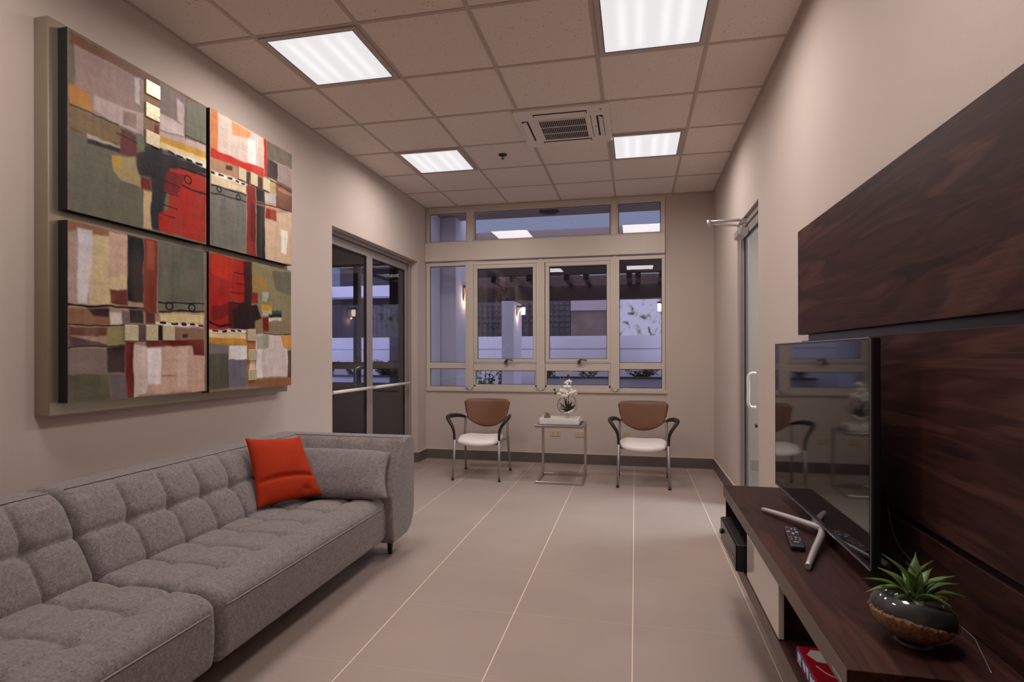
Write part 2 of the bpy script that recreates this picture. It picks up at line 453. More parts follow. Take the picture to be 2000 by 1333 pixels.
# outer frame members, lower band
box(wf, WX0, WX1, YB-.004, YB+.07, .862, .905)                # sill rail
box(wf, WX0, WX1, YB-.010, YB+.07, 2.405, 2.447)              # head rail of lower lights
box(wf, WX0, -2.524, YB-.006, YB+.07, .905, 2.405); box(wf, .300, WX1, YB-.006, YB+.07, .905, 2.405)
for i, (a, b) in enumerate(muls):                              # mullion cores
    box(wf, a-.002, b+.002, YB+.001, YB+.07, .87, 2.44); box(wf, [-2.048, None, -.288][i] if i != 1 else a+.02, [-1.938, None, -.190][i] if i != 1 else b-.02, YB+.0, YB+.07, 2.70, 3.07) if i != 1 else None
# fixed lights 1 and 4: transom rail
for a, b in (cols[0], cols[3]):
    box(wf, a, b, YB-.004, YB+.06, 1.127, 1.202)
# casement bays 2 and 3 : outer frame, rail under sash, lower light frame
for a, b in ((-1.950, -1.160), (-1.061, -.283)):
    box(wf, a, b, YB-.006, YB+.06, 1.104, 1.196)
    box(wf, a, a+.02, YB, YB+.06, .905, 1.104); box(wf, b-.024, b, YB, YB+.06, .905, 1.104)
    box(wf, a, b, YB, YB+.06, .905, .934)
# upper band
box(wf, WX0, WX1, YB-.008, YB+.07, 3.064, H); box(wf, WX0, WX1, YB-.004, YB+.07, 2.69, 2.712)
box(wf, WX0, -2.526, YB-.006, YB+.07, 2.712, 3.064); box(wf, .288, WX1, YB-.006, YB+.07, 2.712, 3.064)
wo = struct('window_1', wf, M['alu'], bevel=.003, bseg=1)
# transom box cover across the window
tr = boxes((XL+.002, .336, YB-.045, YB+.07, 2.462, 2.693))
link_mesh('transom_cover', tr, M['alu'], wo, bevel=.004)
# pointed mullion covers
for i, (a, b) in enumerate(muls):
    c = (a+b)/2; bm = BM()
    prism(bm, [(a, 2.42), (a, .905), (c, .858), (b, .905), (b, 2.42), (c+.012, 2.45), (c-.012, 2.45)], 'y', YB-.030, YB-.004)
    prism(bm, [(c-.014, .90), (c+.014, .90), (c+.014, 2.43), (c-.014, 2.43)], 'y', YB-.034, YB-.029)
    link_mesh('mullion_cover', bm, M['alu'], wo, bevel=.003, bseg=1)
for a, b in ((-2.048, -1.938), (-.288, -.190)):
    c = (a+b)/2; bm = BM()
    prism(bm, [(a+.012, 3.10), (a+.012, 2.715), (c-.02, 2.682), (c+.02, 2.682), (b-.012, 2.715), (b-.012, 3.10)], 'y', YB-.026, YB-.004)
    link_mesh('mullion_cover', bm, M['alu'], wo, bevel=.003, bseg=1)
# sashes with handles
for a, b in ((-1.949, -1.160), (-1.054, -.280)):
    bm = BM(); rect_frame(bm, a, b, 1.200, 2.402, .046, YB-.018, YB+.035)
    rect_frame(bm, a+.012, b-.012, 1.212, 2.390, .030, YB-.022, YB-.017)
    s = link_mesh('sash', bm, M['alu'], wo, bevel=.003, bseg=1)
    c = (a+b)/2; hb = BM()
    box(hb, c+.0, c+.035, YB-.032, YB-.018, 1.205, 1.228); prism(hb, [(c-.005, 1.185), (c+.04, 1.185), (c+.033, 1.20), (c+.03, 1.235), (c+.012, 1.235)], 'y', YB-.04, YB-.026)
    tube(hb, spline([(c+.015, YB-.04, 1.222), (c+.03, YB-.055, 1.238), (c+.07, YB-.06, 1.236), (c+.112, YB-.06, 1.232)], 5), [.008]*11+[.0085]*4+[.006], 8, flat=.6)
    link_mesh('sash_handle', hb, M['darkbronze'], s, smooth=False)
# glass and gaskets
def pane(name, x0, x1, z0, z1, y, parent, gas=.006, gm='glass'):
    link_mesh(name, boxes((x0+.001, x1-.001, y, y+.006, z0+.001, z1-.001)), M[gm], parent)
    b = BM(); rect_frame(b, x0, x1, z0, z1, gas, y-.006, y-.001)
    link_mesh('gasket', b, M['gasket'], parent)
for (a, b, z0, z1) in [(*cols[0], 1.202, 2.405), (*cols[0], .905, 1.127), (*cols[3], 1.202, 2.405), (*cols[3], .905, 1.127),
                       (-1.903, -1.206, 1.246, 2.356), (-1.008, -.326, 1.246, 2.356), (-1.930, -1.184, .934, 1.104), (-1.041, -.307, .934, 1.104),
                       (-2.526, -2.048, 2.712, 3.064), (-1.938, -.288, 2.712, 3.064), (-.190, .288, 2.712, 3.064)]:
    pane('pane', a, b, z0, z1, YB+.022, wo)
# thin plaster sill bead
struct('trim_2', boxes((XL+.012, .350, YB-.022, YB-.001, .848, .861)), M['trim_highlight'])

# ---------------------------------------------------------------- left double glass door
DX = -2.70
def door_leaf(name, y0, y1, mx, parent=None, z1=2.385):
    """framed glass leaf in plane x = mx"""
    bm = BM(); t = .058
    box(bm, mx-.022, mx+.022, y0, y0+t, .01, z1); box(bm, mx-.022, mx+.022, y1-t, y1, .01, z1)
    box(bm, mx-.022, mx+.022, y0+t, y1-t, z1-.075, z1); box(bm, mx-.022, mx+.022, y0+t, y1-t, .01, .12)
    o = link_mesh(name, bm, M['alud'], parent, bevel=.003, bseg=1)
    o2 = link_mesh('pane', boxes((mx-.003, mx+.003, y0+t, y1-t, .12, z1-.075)), M['glassd'], o)
    g = BM(); a, b, c, d = y0+t, y1-t, .12, z1-.075
    box(g, mx+.004, mx+.012, a, a+.012, c, d); box(g, mx+.004, mx+.012, b-.012, b, c, d); box(g, mx+.004, mx+.012, a, b, d-.012, d); box(g, mx+.004, mx+.012, a, b, c, c+.012)
    link_mesh('gasket', g, M['gasket'], o)
    return o
# jamb frame fixed in the opening
d1 = struct('door_1', boxes((DX-.045, DX+.045, LD0+.001, LD0+.05, 0, DZ-.001), (DX-.045, DX+.045, 6.42, LD1-.001, 0, DZ-.001), (DX-.045, DX+.045, LD0+.05, 6.42, 2.392, DZ-.001)), M['alud'], bevel=.003, bseg=1)
lf1 = door_leaf('door_leaf', 4.555, 5.428, DX, d1)
lf2 = door_leaf('door_leaf', 5.434, 6.414, DX, d1)
link_mesh('push_bar', tube(tube(BM(), [(DX+.068, 4.60, .965), (DX+.068, 5.40, .965)], .016, 12), [(DX+.024, 5.40, .965), (DX+.068, 5.395, .965)], .011, 8), M['whitemetal'], lf1)
link_mesh('push_bar', tube(tube(BM(), [(DX+.068, 5.45, .965), (DX+.068, 6.36, .965)], .016, 12), [(DX+.024, 5.50, .965), (DX+.068, 5.50, .965)], .013, 8), M['whitemetal'], lf2)
def d_handle(bm, x0, x1, y, z0, z1, r=.011, dy=0):
    tube(bm, spline([(x0, y, z1), (x0+(x1-x0)*.6, y+dy*.6, z1), (x1, y+dy, z1-.03), (x1, y+dy, (z0+z1)/2), (x1, y+dy, z0+.03), (x0+(x1-x0)*.6, y+dy*.6, z0), (x0, y, z0)], 6), r, 12)
    return bm
link_mesh('pull_handle', d_handle(BM(), DX-.022, DX-.075, 5.40, .94, 1.175, .012, -.10), M['chrome'], lf1)
lk = BM(); tube(lk, [(DX+.02, 5.46, .83), (DX+.032, 5.46, .83)], .013, 14); link_mesh('lock_cylinder', lk, M['chrome'], lf2)

# ---------------------------------------------------------------- right glass door with closer
RX = .925
d2 = struct('door_2', boxes((RX-.035, RX+.03, RD1-.045, RD1-.001, 0, DZ-.001), (RX-.035, RX+.03, RD0+.001, RD0+.045, 0, DZ-.001), (RX-.03, RX+.03, RD0+.045, RD1-.045, 2.375, DZ-.001)), M['alud'], bevel=.003, bseg=1)
bm = BM(); y0, y1, t, z1 = RD0+.048, RD1-.048, .04, 2.368
box(bm, RX-.02, RX+.02, y0, y0+t, .01, z1); box(bm, RX-.02, RX+.02, y1-t, y1, .01, z1); box(bm, RX-.02, RX+.02, y0+t, y1-t, z1-.07, z1); box(bm, RX-.02, RX+.02, y0+t, y1-t, .01, .10)
lf3 = link_mesh('door_leaf', bm, M['alud'], d2, bevel=.003, bseg=1)
link_mesh('pane', boxes((RX-.003, RX+.003, y0+t, y1-t, .10, z1-.07)), M['glass'], lf3)
g = BM(); box(g, RX-.012, RX-.004, y1-t-.014, y1-t, .1, z1-.07); box(g, RX-.012, RX-.004, y0+t, y1-t, z1-.082, z1-.07)
link_mesh('gasket', g, M['gasket'], lf3)
link_mesh('pull_handle', d_handle(BM(), RX-.02, RX-.075, 4.66, .895, 1.155, .012), M['whitemetal'], lf3)
lk = BM(); tube(lk, [(RX-.02, 4.62, .76), (RX-.034, 4.62, .76)], .016, 14); link_mesh('lock_cylinder', lk, M['black'], lf3)
# hydraulic closer
cb = BM()
box(cb, RX-.095, RX-.021, 4.93, 5.19, 2.285, 2.338)
tube(cb, [(RX-.058, 4.94, 2.31), (RX-.058, 5.185, 2.31)], .036, 16)
tube(cb, [(RX-.058, 5.02, 2.335), (RX-.058, 5.02, 2.372)], .016, 12)
cl = link_mesh('door_closer', cb, M['silverpaint'], lf3, bevel=.006)
ca = BM()
EL = (.602, 5.00, 2.405)
tube(ca, [(RX-.058, 5.02, 2.372), (RX-.20, 5.01, 2.382), (.61, 5.0, 2.392)], .0085, 8, flat=.6)
tube(ca, [(RX-.045, 4.99, 2.412), (.75, 4.995, 2.414), (.602, 5.0, 2.412)], [.012, .011, .009], 8, flat=.7)
tube(ca, [(.602, 5.0, 2.375), (.602, 5.0, 2.425)], .014, 12)
box(ca, RX-.065, RX-.025, 4.965, 5.02, 2.385, 2.425)
link_mesh('closer_arm', ca, M['silverpaint'], cl)

# ---------------------------------------------------------------- rooms beyond the two doors
AX0 = XL-WT-3.6
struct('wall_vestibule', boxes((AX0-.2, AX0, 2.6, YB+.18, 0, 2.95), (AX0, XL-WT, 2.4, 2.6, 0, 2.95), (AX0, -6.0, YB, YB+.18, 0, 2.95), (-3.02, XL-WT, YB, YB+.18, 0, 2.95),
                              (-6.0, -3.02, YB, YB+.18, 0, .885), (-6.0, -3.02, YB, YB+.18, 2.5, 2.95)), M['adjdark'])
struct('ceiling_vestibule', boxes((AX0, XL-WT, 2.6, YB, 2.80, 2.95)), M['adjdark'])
wf = BM(); rect_frame(wf, -6.0, -3.02, .885, 2.5, .05, YB, YB+.06)
for x in (-5.2, -4.35, -3.53): box(wf, x-.04, x+.04, YB-.005, YB+.06, .93, 2.45)
box(wf, -5.95, -3.07, YB-.002, YB+.06, 1.12, 1.20)
w2 = struct('window_2', wf, M['alud'])
for x0, x1 in ((-5.95, -5.24), (-5.16, -4.39), (-4.31, -3.57), (-3.49, -3.07)):
    for z0, z1 in ((.935, 1.12), (1.20, 2.45)): pane('pane', x0, x1, z0, z1, YB+.022, w2)
# lit room behind the right door
struct('wall_corridor', boxes((XR+WT, 3.2, 6.38, 6.56, 0, 2.9), (3.0, 3.2, 2.8, 6.38, 0, 2.9), (XR+WT, 3.2, 2.6, 2.8, 0, 2.9)), M['coolwall'])
struct('ceiling_corridor', boxes((XR+WT, 3.2, 2.8, 6.4, 2.75, 2.9)), M['coolwall'])
struct('baseboard_corridor', boxes((XR+WT, 3.0, 6.366, 6.38, 0, .13)), M['base'])

# ================================================================ OUTSIDE
struct('floor_terrace', boxes((-14, 6, YB+.18, 13.2, -.15, -.02)), M['terrace'])
# side wall right next to the window, then the square pillars of the pergola
struct('wall_terrace_side', boxes((-2.95, -2.60, YB+.18, 7.38, -.02, 3.35)), M['wall_out'])
struct('trim_soffit', boxes((-2.6, 3.2, YB+.18, 7.62, 3.17, 3.35)), M['soffit'])
def pillar(x0, x1, y0, y1, z1, label):
    p = thing('terrace_pillar', label, 'pillar', ((x0+x1)/2, (y0+y1)/2, -.02), 'pillars of the terrace pergola')
    link_mesh('shaft', boxes((x0, x1, y0, y1, -.02, z1)), M['wall_out'], p, bevel=.006)
    link_mesh('plinth', boxes((x0-.015, x1+.015, y0-.015, y1+.015, -.02, .09)), M['planter'], p)
    return p
pillar(-2.93, -2.385, 7.40, 8.15, 3.35, 'pale square pillar close outside the left window pane')
pillar(-2.548, -2.313, 10.8, 11.62, 2.34, 'pale pillar seen through the second window pane')
pillar(.58, 1.0, 10.8, 11.5, 2.34, 'pale pillar at the right edge of the terrace')
def sconce(x, y, z, side, label):
    s = thing('wall_sconce', label, 'wall lamp', (x, y, z), 'outdoor wall lamps')
    d = side
    b = BM()
    box(b, x, x+d*.012, y-.06, y+.06, z-.12, z+.10)                              # back plate
    box(b, x, x+d*.17, y-.055, y+.055, z+.065, z+.10)                            # cap
    link_mesh('bracket', b, M['bronze'], s, bevel=.004)
    a = BM(); tube(a, [(x+d*(.015+.10*(1-math.cos(t))), y-.052, z-.10+.16*math.sin(t)) for t in [i*PI/2/8 for i in range(9)]], .008, 8)
    link_mesh('arc', a, M['whitemetal'], s)
    a = BM(); tube(a, [(x+d*(.015+.10*(1-math.cos(t))), y+.052, z-.10+.16*math.sin(t)) for t in [i*PI/2/8 for i in range(9)]], .008, 8)
    link_mesh('arc', a, M['whitemetal'], s)
    c = BM(); lathe(c, [(0, z-.075), (.036, z-.075), (.042, z-.07), (.042, z+.06), (.036, z+.064), (0, z+.064)], x+d*.125, y, 20)
    link_mesh('lamp_glass', c, M['glow'], s)
    pl = bpy.data.lights.new('sconce_bulb', 'POINT'); pl.energy = 1.6; pl.color = (1, .66, .42); pl.shadow_soft_size = .006
    po = bpy.data.objects.new('sconce_bulb', pl); C.objects.link(po); po.parent = s; po.location = (d*.075, 0, -.12)
    return s
sconce(-2.385, 7.78, 2.18, 1, 'glowing wall lamp on the pillar nearest the window')
sconce(-2.313, 11.15, 2.17, 1, 'glowing wall lamp on the pillar in the second pane')
sconce(.58, 11.1, 2.19, -1, 'glowing wall lamp behind the rightmost pane')
# pergola : board roof, beam, rafters
pg = thing('pergola', 'dark timber pergola roof over the terrace outside the window', 'pergola', (-1, 10.8, 2.34))
link_mesh('roof_deck', boxes((-4.6, 1.9, 8.24, 10.05, 2.70, 2.98)), M['pergola'], pg)
link_mesh('fascia', boxes((-4.6, 1.9, 8.17, 8.24, 2.66, 3.11)), M['soffit'], pg)
link_mesh('beam', boxes((-4.6, 1.9, 10.8, 11.05, 2.34, 2.60)), M['pergola'], pg)
for x in (-4.3, -3.7, -3.1, -2.5, -2.15, -1.85, -1.62, -1.18, -.84, -.40, -.10, .05, .45, .7, 1.3):
    link_mesh('rafter', boxes((x-.045, x+.045, 9.95, 11.3, 2.60, 2.70)), M['pergola'], pg)
link_mesh('cross_beam', boxes((-4.6, 1.9, 12.0, 12.2, 2.72, 2.95)), M['pergola'], pg)
fx = BM(); lathe(fx, [(0, 3.14), (.10, 3.14), (.13, 3.155), (.13, 3.17), (0, 3.17)], -1.09, 7.33, 28)
tag(link_mesh('soffit_light', fx, M['grout'], None), 'round dark unlit fixture under the soffit above the window', 'ceiling light')
# boundary wall with a groove and long planter
bw = tag(link_mesh('boundary_wall', boxes((-14, 8, 12.5, 12.7, -.02, 1.40), (-14, 8, 12.53, 12.7, 1.40, 1.425), (-14, 8, 12.5, 12.7, 1.425, 1.70)), M['wall_out']), 'long low white boundary wall with a horizontal groove beyond the terrace', 'wall')
pt = thing('planter_box', 'long grey raised planter at the foot of the boundary wall', 'planter', (-2, 11.9, -.02))
link_mesh('planter_front', boxes((-2.0, 5, 11.75, 11.87, -.02, .80)), M['planter'], pt)
link_mesh('planter_front', boxes((-12, -4.9, 11.75, 11.87, -.02, .80)), M['planter'], pt)
link_mesh('coping', boxes((-2.03, 5, 11.72, 11.90, .80, .835), (-12, -4.87, 11.72, 11.90, .80, .835)), M['grout'], pt)
link_mesh('soil', boxes((-12, -4.9, 11.87, 12.49, -.02, .715), (-2.0, 5, 11.87, 12.49, -.02, .715)), M['soil'], pt)
def shrub(x, y, z, w, h, n, label, seed, ls=.075, broad=.35):
    rnd = random.Random(seed)
    t = thing('shrub', label, 'shrub', (x, y, z), 'shrubs along the boundary wall')
    st = BM(); lv = BM()
    for s in range(max(3, n//28)):
        px = x+rnd.uniform(-w, w)*.4; tx = x+rnd.uniform(-w, w)*.9; ty = y+rnd.uniform(-.12, .12); hh = h*rnd.uniform(.65, 1)
        P = spline([(px, y, z), ((px+tx)/2+rnd.uniform(-.03, .03), (y+ty)/2, z+hh*.55), (tx, ty, z+hh)], 4)
        tube(st, P, .006, 5)
        for q in range(28):
            p = P[rnd.randrange(2 if h < .6 else 4, len(P))]
            a = rnd.uniform(0, 2*PI); e = rnd.uniform(-.5, .8); L = ls*rnd.uniform(.6, 1.3)
            d = Vector((math.cos(a)*math.cos(e), math.sin(a)*math.cos(e), math.sin(e))); sd = d.cross(Vector((rnd.uniform(-.3, .3), rnd.uniform(-.3, .3), 1))).normalized()*L*broad
            v = [lv.verts.new(p), lv.verts.new(p+d*L*.5+sd), lv.verts.new(p+d*L-Vector((0, 0, L*.15))), lv.verts.new(p+d*L*.5-sd)]
            lv.faces.new(v)
    link_mesh('stems', st, M['stem'], t); link_mesh('foliage', lv, M['shrub'], t)
shrub(-3.24, 12.1, -.02, .24, 1.04, 460, 'leafy shrub low in the second window pane, left of the pillar', 1)
shrub(-2.78, 12.1, -.02, .20, 1.06, 620, 'denser dark shrub just left of the pillar', 2)
shrub(-1.78, 12.2, .72, .22, .38, 260, 'dark shrub just right of the pillar', 3)
shrub(-.95, 12.15, .72, .3, .34, 200, 'spiky shrub behind the orchid in the third pane', 4)
shrub(.08, 12.15, .72, .42, .30, 420, 'low wide shrub in the rightmost pane', 5, .10, .22)
shrub(.80, 12.15, .72, .22, .40, 520, 'tall dark shrub at the right end of the rightmost pane', 6)
shrub(-7.1, 12.15, .72, .35, .42, 620, 'shrub seen through the left leaf of the glass door', 7)
shrub(-6.4, 12.15, .72, .25, .36, 260, 'shrub seen at the middle of the glass door', 8)
shrub(-5.6, 12.1, .72, .32, .44, 640, 'shrub seen through the right leaf of the glass door', 9)
# neighbouring buildings
nb = thing('neighbour_building', 'dark neighbouring building with gridded iron window grilles', 'building', (-4, 16, 0))
link_mesh('wall', boxes((-12.5, -1.79, 16.2, 19, 0, 3.02), (-9.0, -1.79, 16.2, 19, 3.25, 4.4)), M['darkwin'], nb)
link_mesh('balcony_slab', boxes((-9.0, -4.9, 15.6, 16.4, 3.02, 3.34)), M['wall_out'], nb)
for x0, x1 in ((-4.85, -3.0), (-2.95, -1.80), (-8.2, -6.9)):
    f = BM(); box(f, x0, x1, 16.1, 16.2, 1.0, 2.75); wn = link_mesh('window', f, M['frost'], nb)
    gr = BM(); n = int((x1-x0)/.145)
    for i in range(n+1): box(gr, x0+i*(x1-x0)/n-.016, x0+i*(x1-x0)/n+.016, 16.03, 16.06, 1.0, 2.75)
    for i in range(12): box(gr, x0, x1, 16.03, 16.06, 1.0+i*.155-.011, 1.0+i*.155+.011)
    box(gr, x0, x1, 16.0, 16.06, 2.22, 2.27)
    link_mesh('grille', gr, M['grille'], wn)
cn = thing('concrete_building', 'brown stained concrete wall with a pale painted band on top', 'building', (-1.2, 16, 0))
link_mesh('wall', boxes((-1.77, -.43, 16.0, 17.5, 0, 2.52)), M['roughconc'], cn)
link_mesh('band', boxes((-1.77, -.43, 15.96, 17.5, 2.52, 3.1)), M['bandconc'], cn)
ob = tag(link_mesh('block_wall', boxes((-.42, 3.5, 16.0, 16.3, 0, 3.05)), M['oldblock']), 'weathered pale block wall with moss and dark cracks', 'wall')
ow_ = tag(link_mesh('weathered_wall', boxes((-14, -9.1, 15.2, 15.5, 0, 3.2)), M['oldblock']), 'pale weathered wall seen at the far left of the glass door', 'wall')
# room light behind the right door
area_light('corridor_light', (2.1, 5.0, 2.70), .6, 85, (.90, 1.0, 1.02))

# ================================================================ CEILING FITTINGS
def troffer(ix, iy, label):
    cx, cy = TX0+(ix+.5)*TILE, TY0+(iy+.5)*TILE
    t = thing('ceiling_light_panel', label, 'ceiling light', (cx, cy, H-.004), 'recessed fluorescent ceiling panels')
    f = BM(); h = TILE/2-.014
    for (a, b, c, d) in ((-h, h, -h, -h+.03), (-h, h, h-.03, h), (-h, -h+.03, -h+.03, h-.03), (h-.03, h, -h+.03, h-.03)):
        box(f, cx+a, cx+b, cy+c, cy+d, H-.010, H-.004)
    link_mesh('frame', f, M['grid'], t)
    k = h-.03
    link_mesh('diffuser', boxes((cx-k, cx+k, cy-k, cy+k, H-.008, H-.005)), M['diff'], t)
    e = BM()
    for (a, b, c, d) in ((-k, k, -k, -k+.005), (-k, k, k-.005, k), (-k, -k+.005, -k, k), (k-.005, k, -k, k)):
        box(e, cx+a, cx+b, cy+c, cy+d, H-.0095, H-.0075)
    link_mesh('lens_edge', e, M['gasket'], t)
    l = area_light('panel_lamp', (cx, cy, H-.012), 2*k-.01, PANEL_POWER, PANEL_COL, 172)
    l.parent = t; l.location = (0, 0, -.008)
for args in [(0, -1, 'large glowing ceiling panel at the top edge, nearest the wood wall'), (-3, -1, 'glowing ceiling panel above the artwork wall'),
             (-3, 2, 'smaller glowing ceiling panel farther back on the left'), (0, 2, 'smaller glowing ceiling panel right beside the air conditioner'),
             (0, -4, 'glowing ceiling panel above the viewer on the right, mirrored in the rightmost window pane'), (-3, -4, 'glowing ceiling panel above the viewer on the left, mirrored in the third window pane')]:
    troffer(*args)

# ceiling cassette air conditioner
ax0, ax1, ay0, ay1 = -.907, -.187, 4.165, 4.905
ac = thing('air_conditioner', 'square white ceiling cassette air conditioner with dark centre grille', 'air conditioner', ((ax0+ax1)/2, (ay0+ay1)/2, H))
def rrect(x0, x1, y0, y1, r, n=5):
    out = []
    for cx, cy, a in ((x1-r, y1-r, 0), (x0+r, y1-r, PI/2), (x0+r, y0+r, PI), (x1-r, y0+r, 3*PI/2)):
        for i in range(n+1): out.append((cx+r*math.cos(a+i*PI/2/n), cy+r*math.sin(a+i*PI/2/n)))
    return out
b = prism(BM(), rrect(ax0, ax1, ay0, ay1, .035), 'z', H-.024, H-.001)
link_mesh('panel', b, M['acwhite'], ac, bevel=.006)
cx, cy = (ax0+ax1)/2, (ay0+ay1)/2
zf = H-.024
gr = BM(); gx0, gx1, gy0, gy1 = cx-.185, cx+.175, cy-.175, cy+.21
box(gr, gx0, gx1, gy0, gy1, zf-.002, zf+.0, 0)
n = 25
for i in range(n+1):
    x = gx0+i*(gx1-gx0)/n; box(gr, x-.0013, x+.0013, gy0, gy1, zf-.0045, zf-.001, 1)
for i in range(4):
    y = gy0+i*(gy1-gy0)/3; box(gr, gx0-.003, gx1+.003, y-.004, y+.004, zf-.0055, zf-.001, 1)
link_mesh('grille', gr, [M['hole'], M['acwhite']], ac)
def louvre(x0, x1, y0, y1, horiz):
    l = BM(); box(l, x0, x1, y0, y1, zf-.002, zf, 0)
    if horiz: prism(l, [(y0+.022, zf-.004), (y1-.004, zf-.016), (y1-.003, zf-.012), (y0+.014, zf-.001)], 'x', x0+.006, x1-.006, 1)
    else:
        a, c = (x0+.014, x1-.002) if x0 > cx else (x1-.014, x0+.002)
        prism(l, [(a, zf-.003), (c, zf-.016), (c, zf-.012), (a, zf)], 'y', y0+.006, y1-.006, 1)
    link_mesh('louvre', l, [M['hole'], M['acwhite']], ac)
louvre(cx-.21, cx+.195, ay0+.068, ay0+.118, True); louvre(cx-.21, cx+.195, ay1-.118, ay1-.068, True)
louvre(ax0+.045, ax0+.095, cy-.19, cy+.21, False); louvre(ax1-.10, ax1-.050, cy-.19, cy+.21, False)
link_mesh('panel_seam', boxes((cx+.215, cx+.219, cy-.21, cy+.23, zf-.001, zf)), M['hole'], ac)
sn = BM(); lathe(sn, [(0, zf-.004), (.008, zf-.003), (.009, zf)], ax1-.06, ay0+.07, 12); link_mesh('sensor', sn, M['bronze'], ac); sn = BM(); lathe(sn, [(0, zf-.003), (.006, zf-.002), (.007, zf)], ax1-.115, cy+.01, 12)
link_mesh('sensor', sn, M['bronze'], ac)
# sprinkler
sp_ = thing('sprinkler', 'small dark fire sprinkler head hanging from the ceiling', 'sprinkler', (-1.185, 5.08, H))
b = BM(); lathe(b, [(0, H-.012), (.032, H-.012), (.040, H-.004), (.040, H-.0005)], -1.185, 5.08, 20)
link_mesh('escutcheon', b, M['softblack'], sp_)
b = BM(); lathe(b, [(0, H-.042), (.016, H-.042), (.016, H-.039), (.004, H-.038), (.005, H-.012)], -1.185, 5.08, 14)
link_mesh('deflector', b, M['softblack'], sp_)

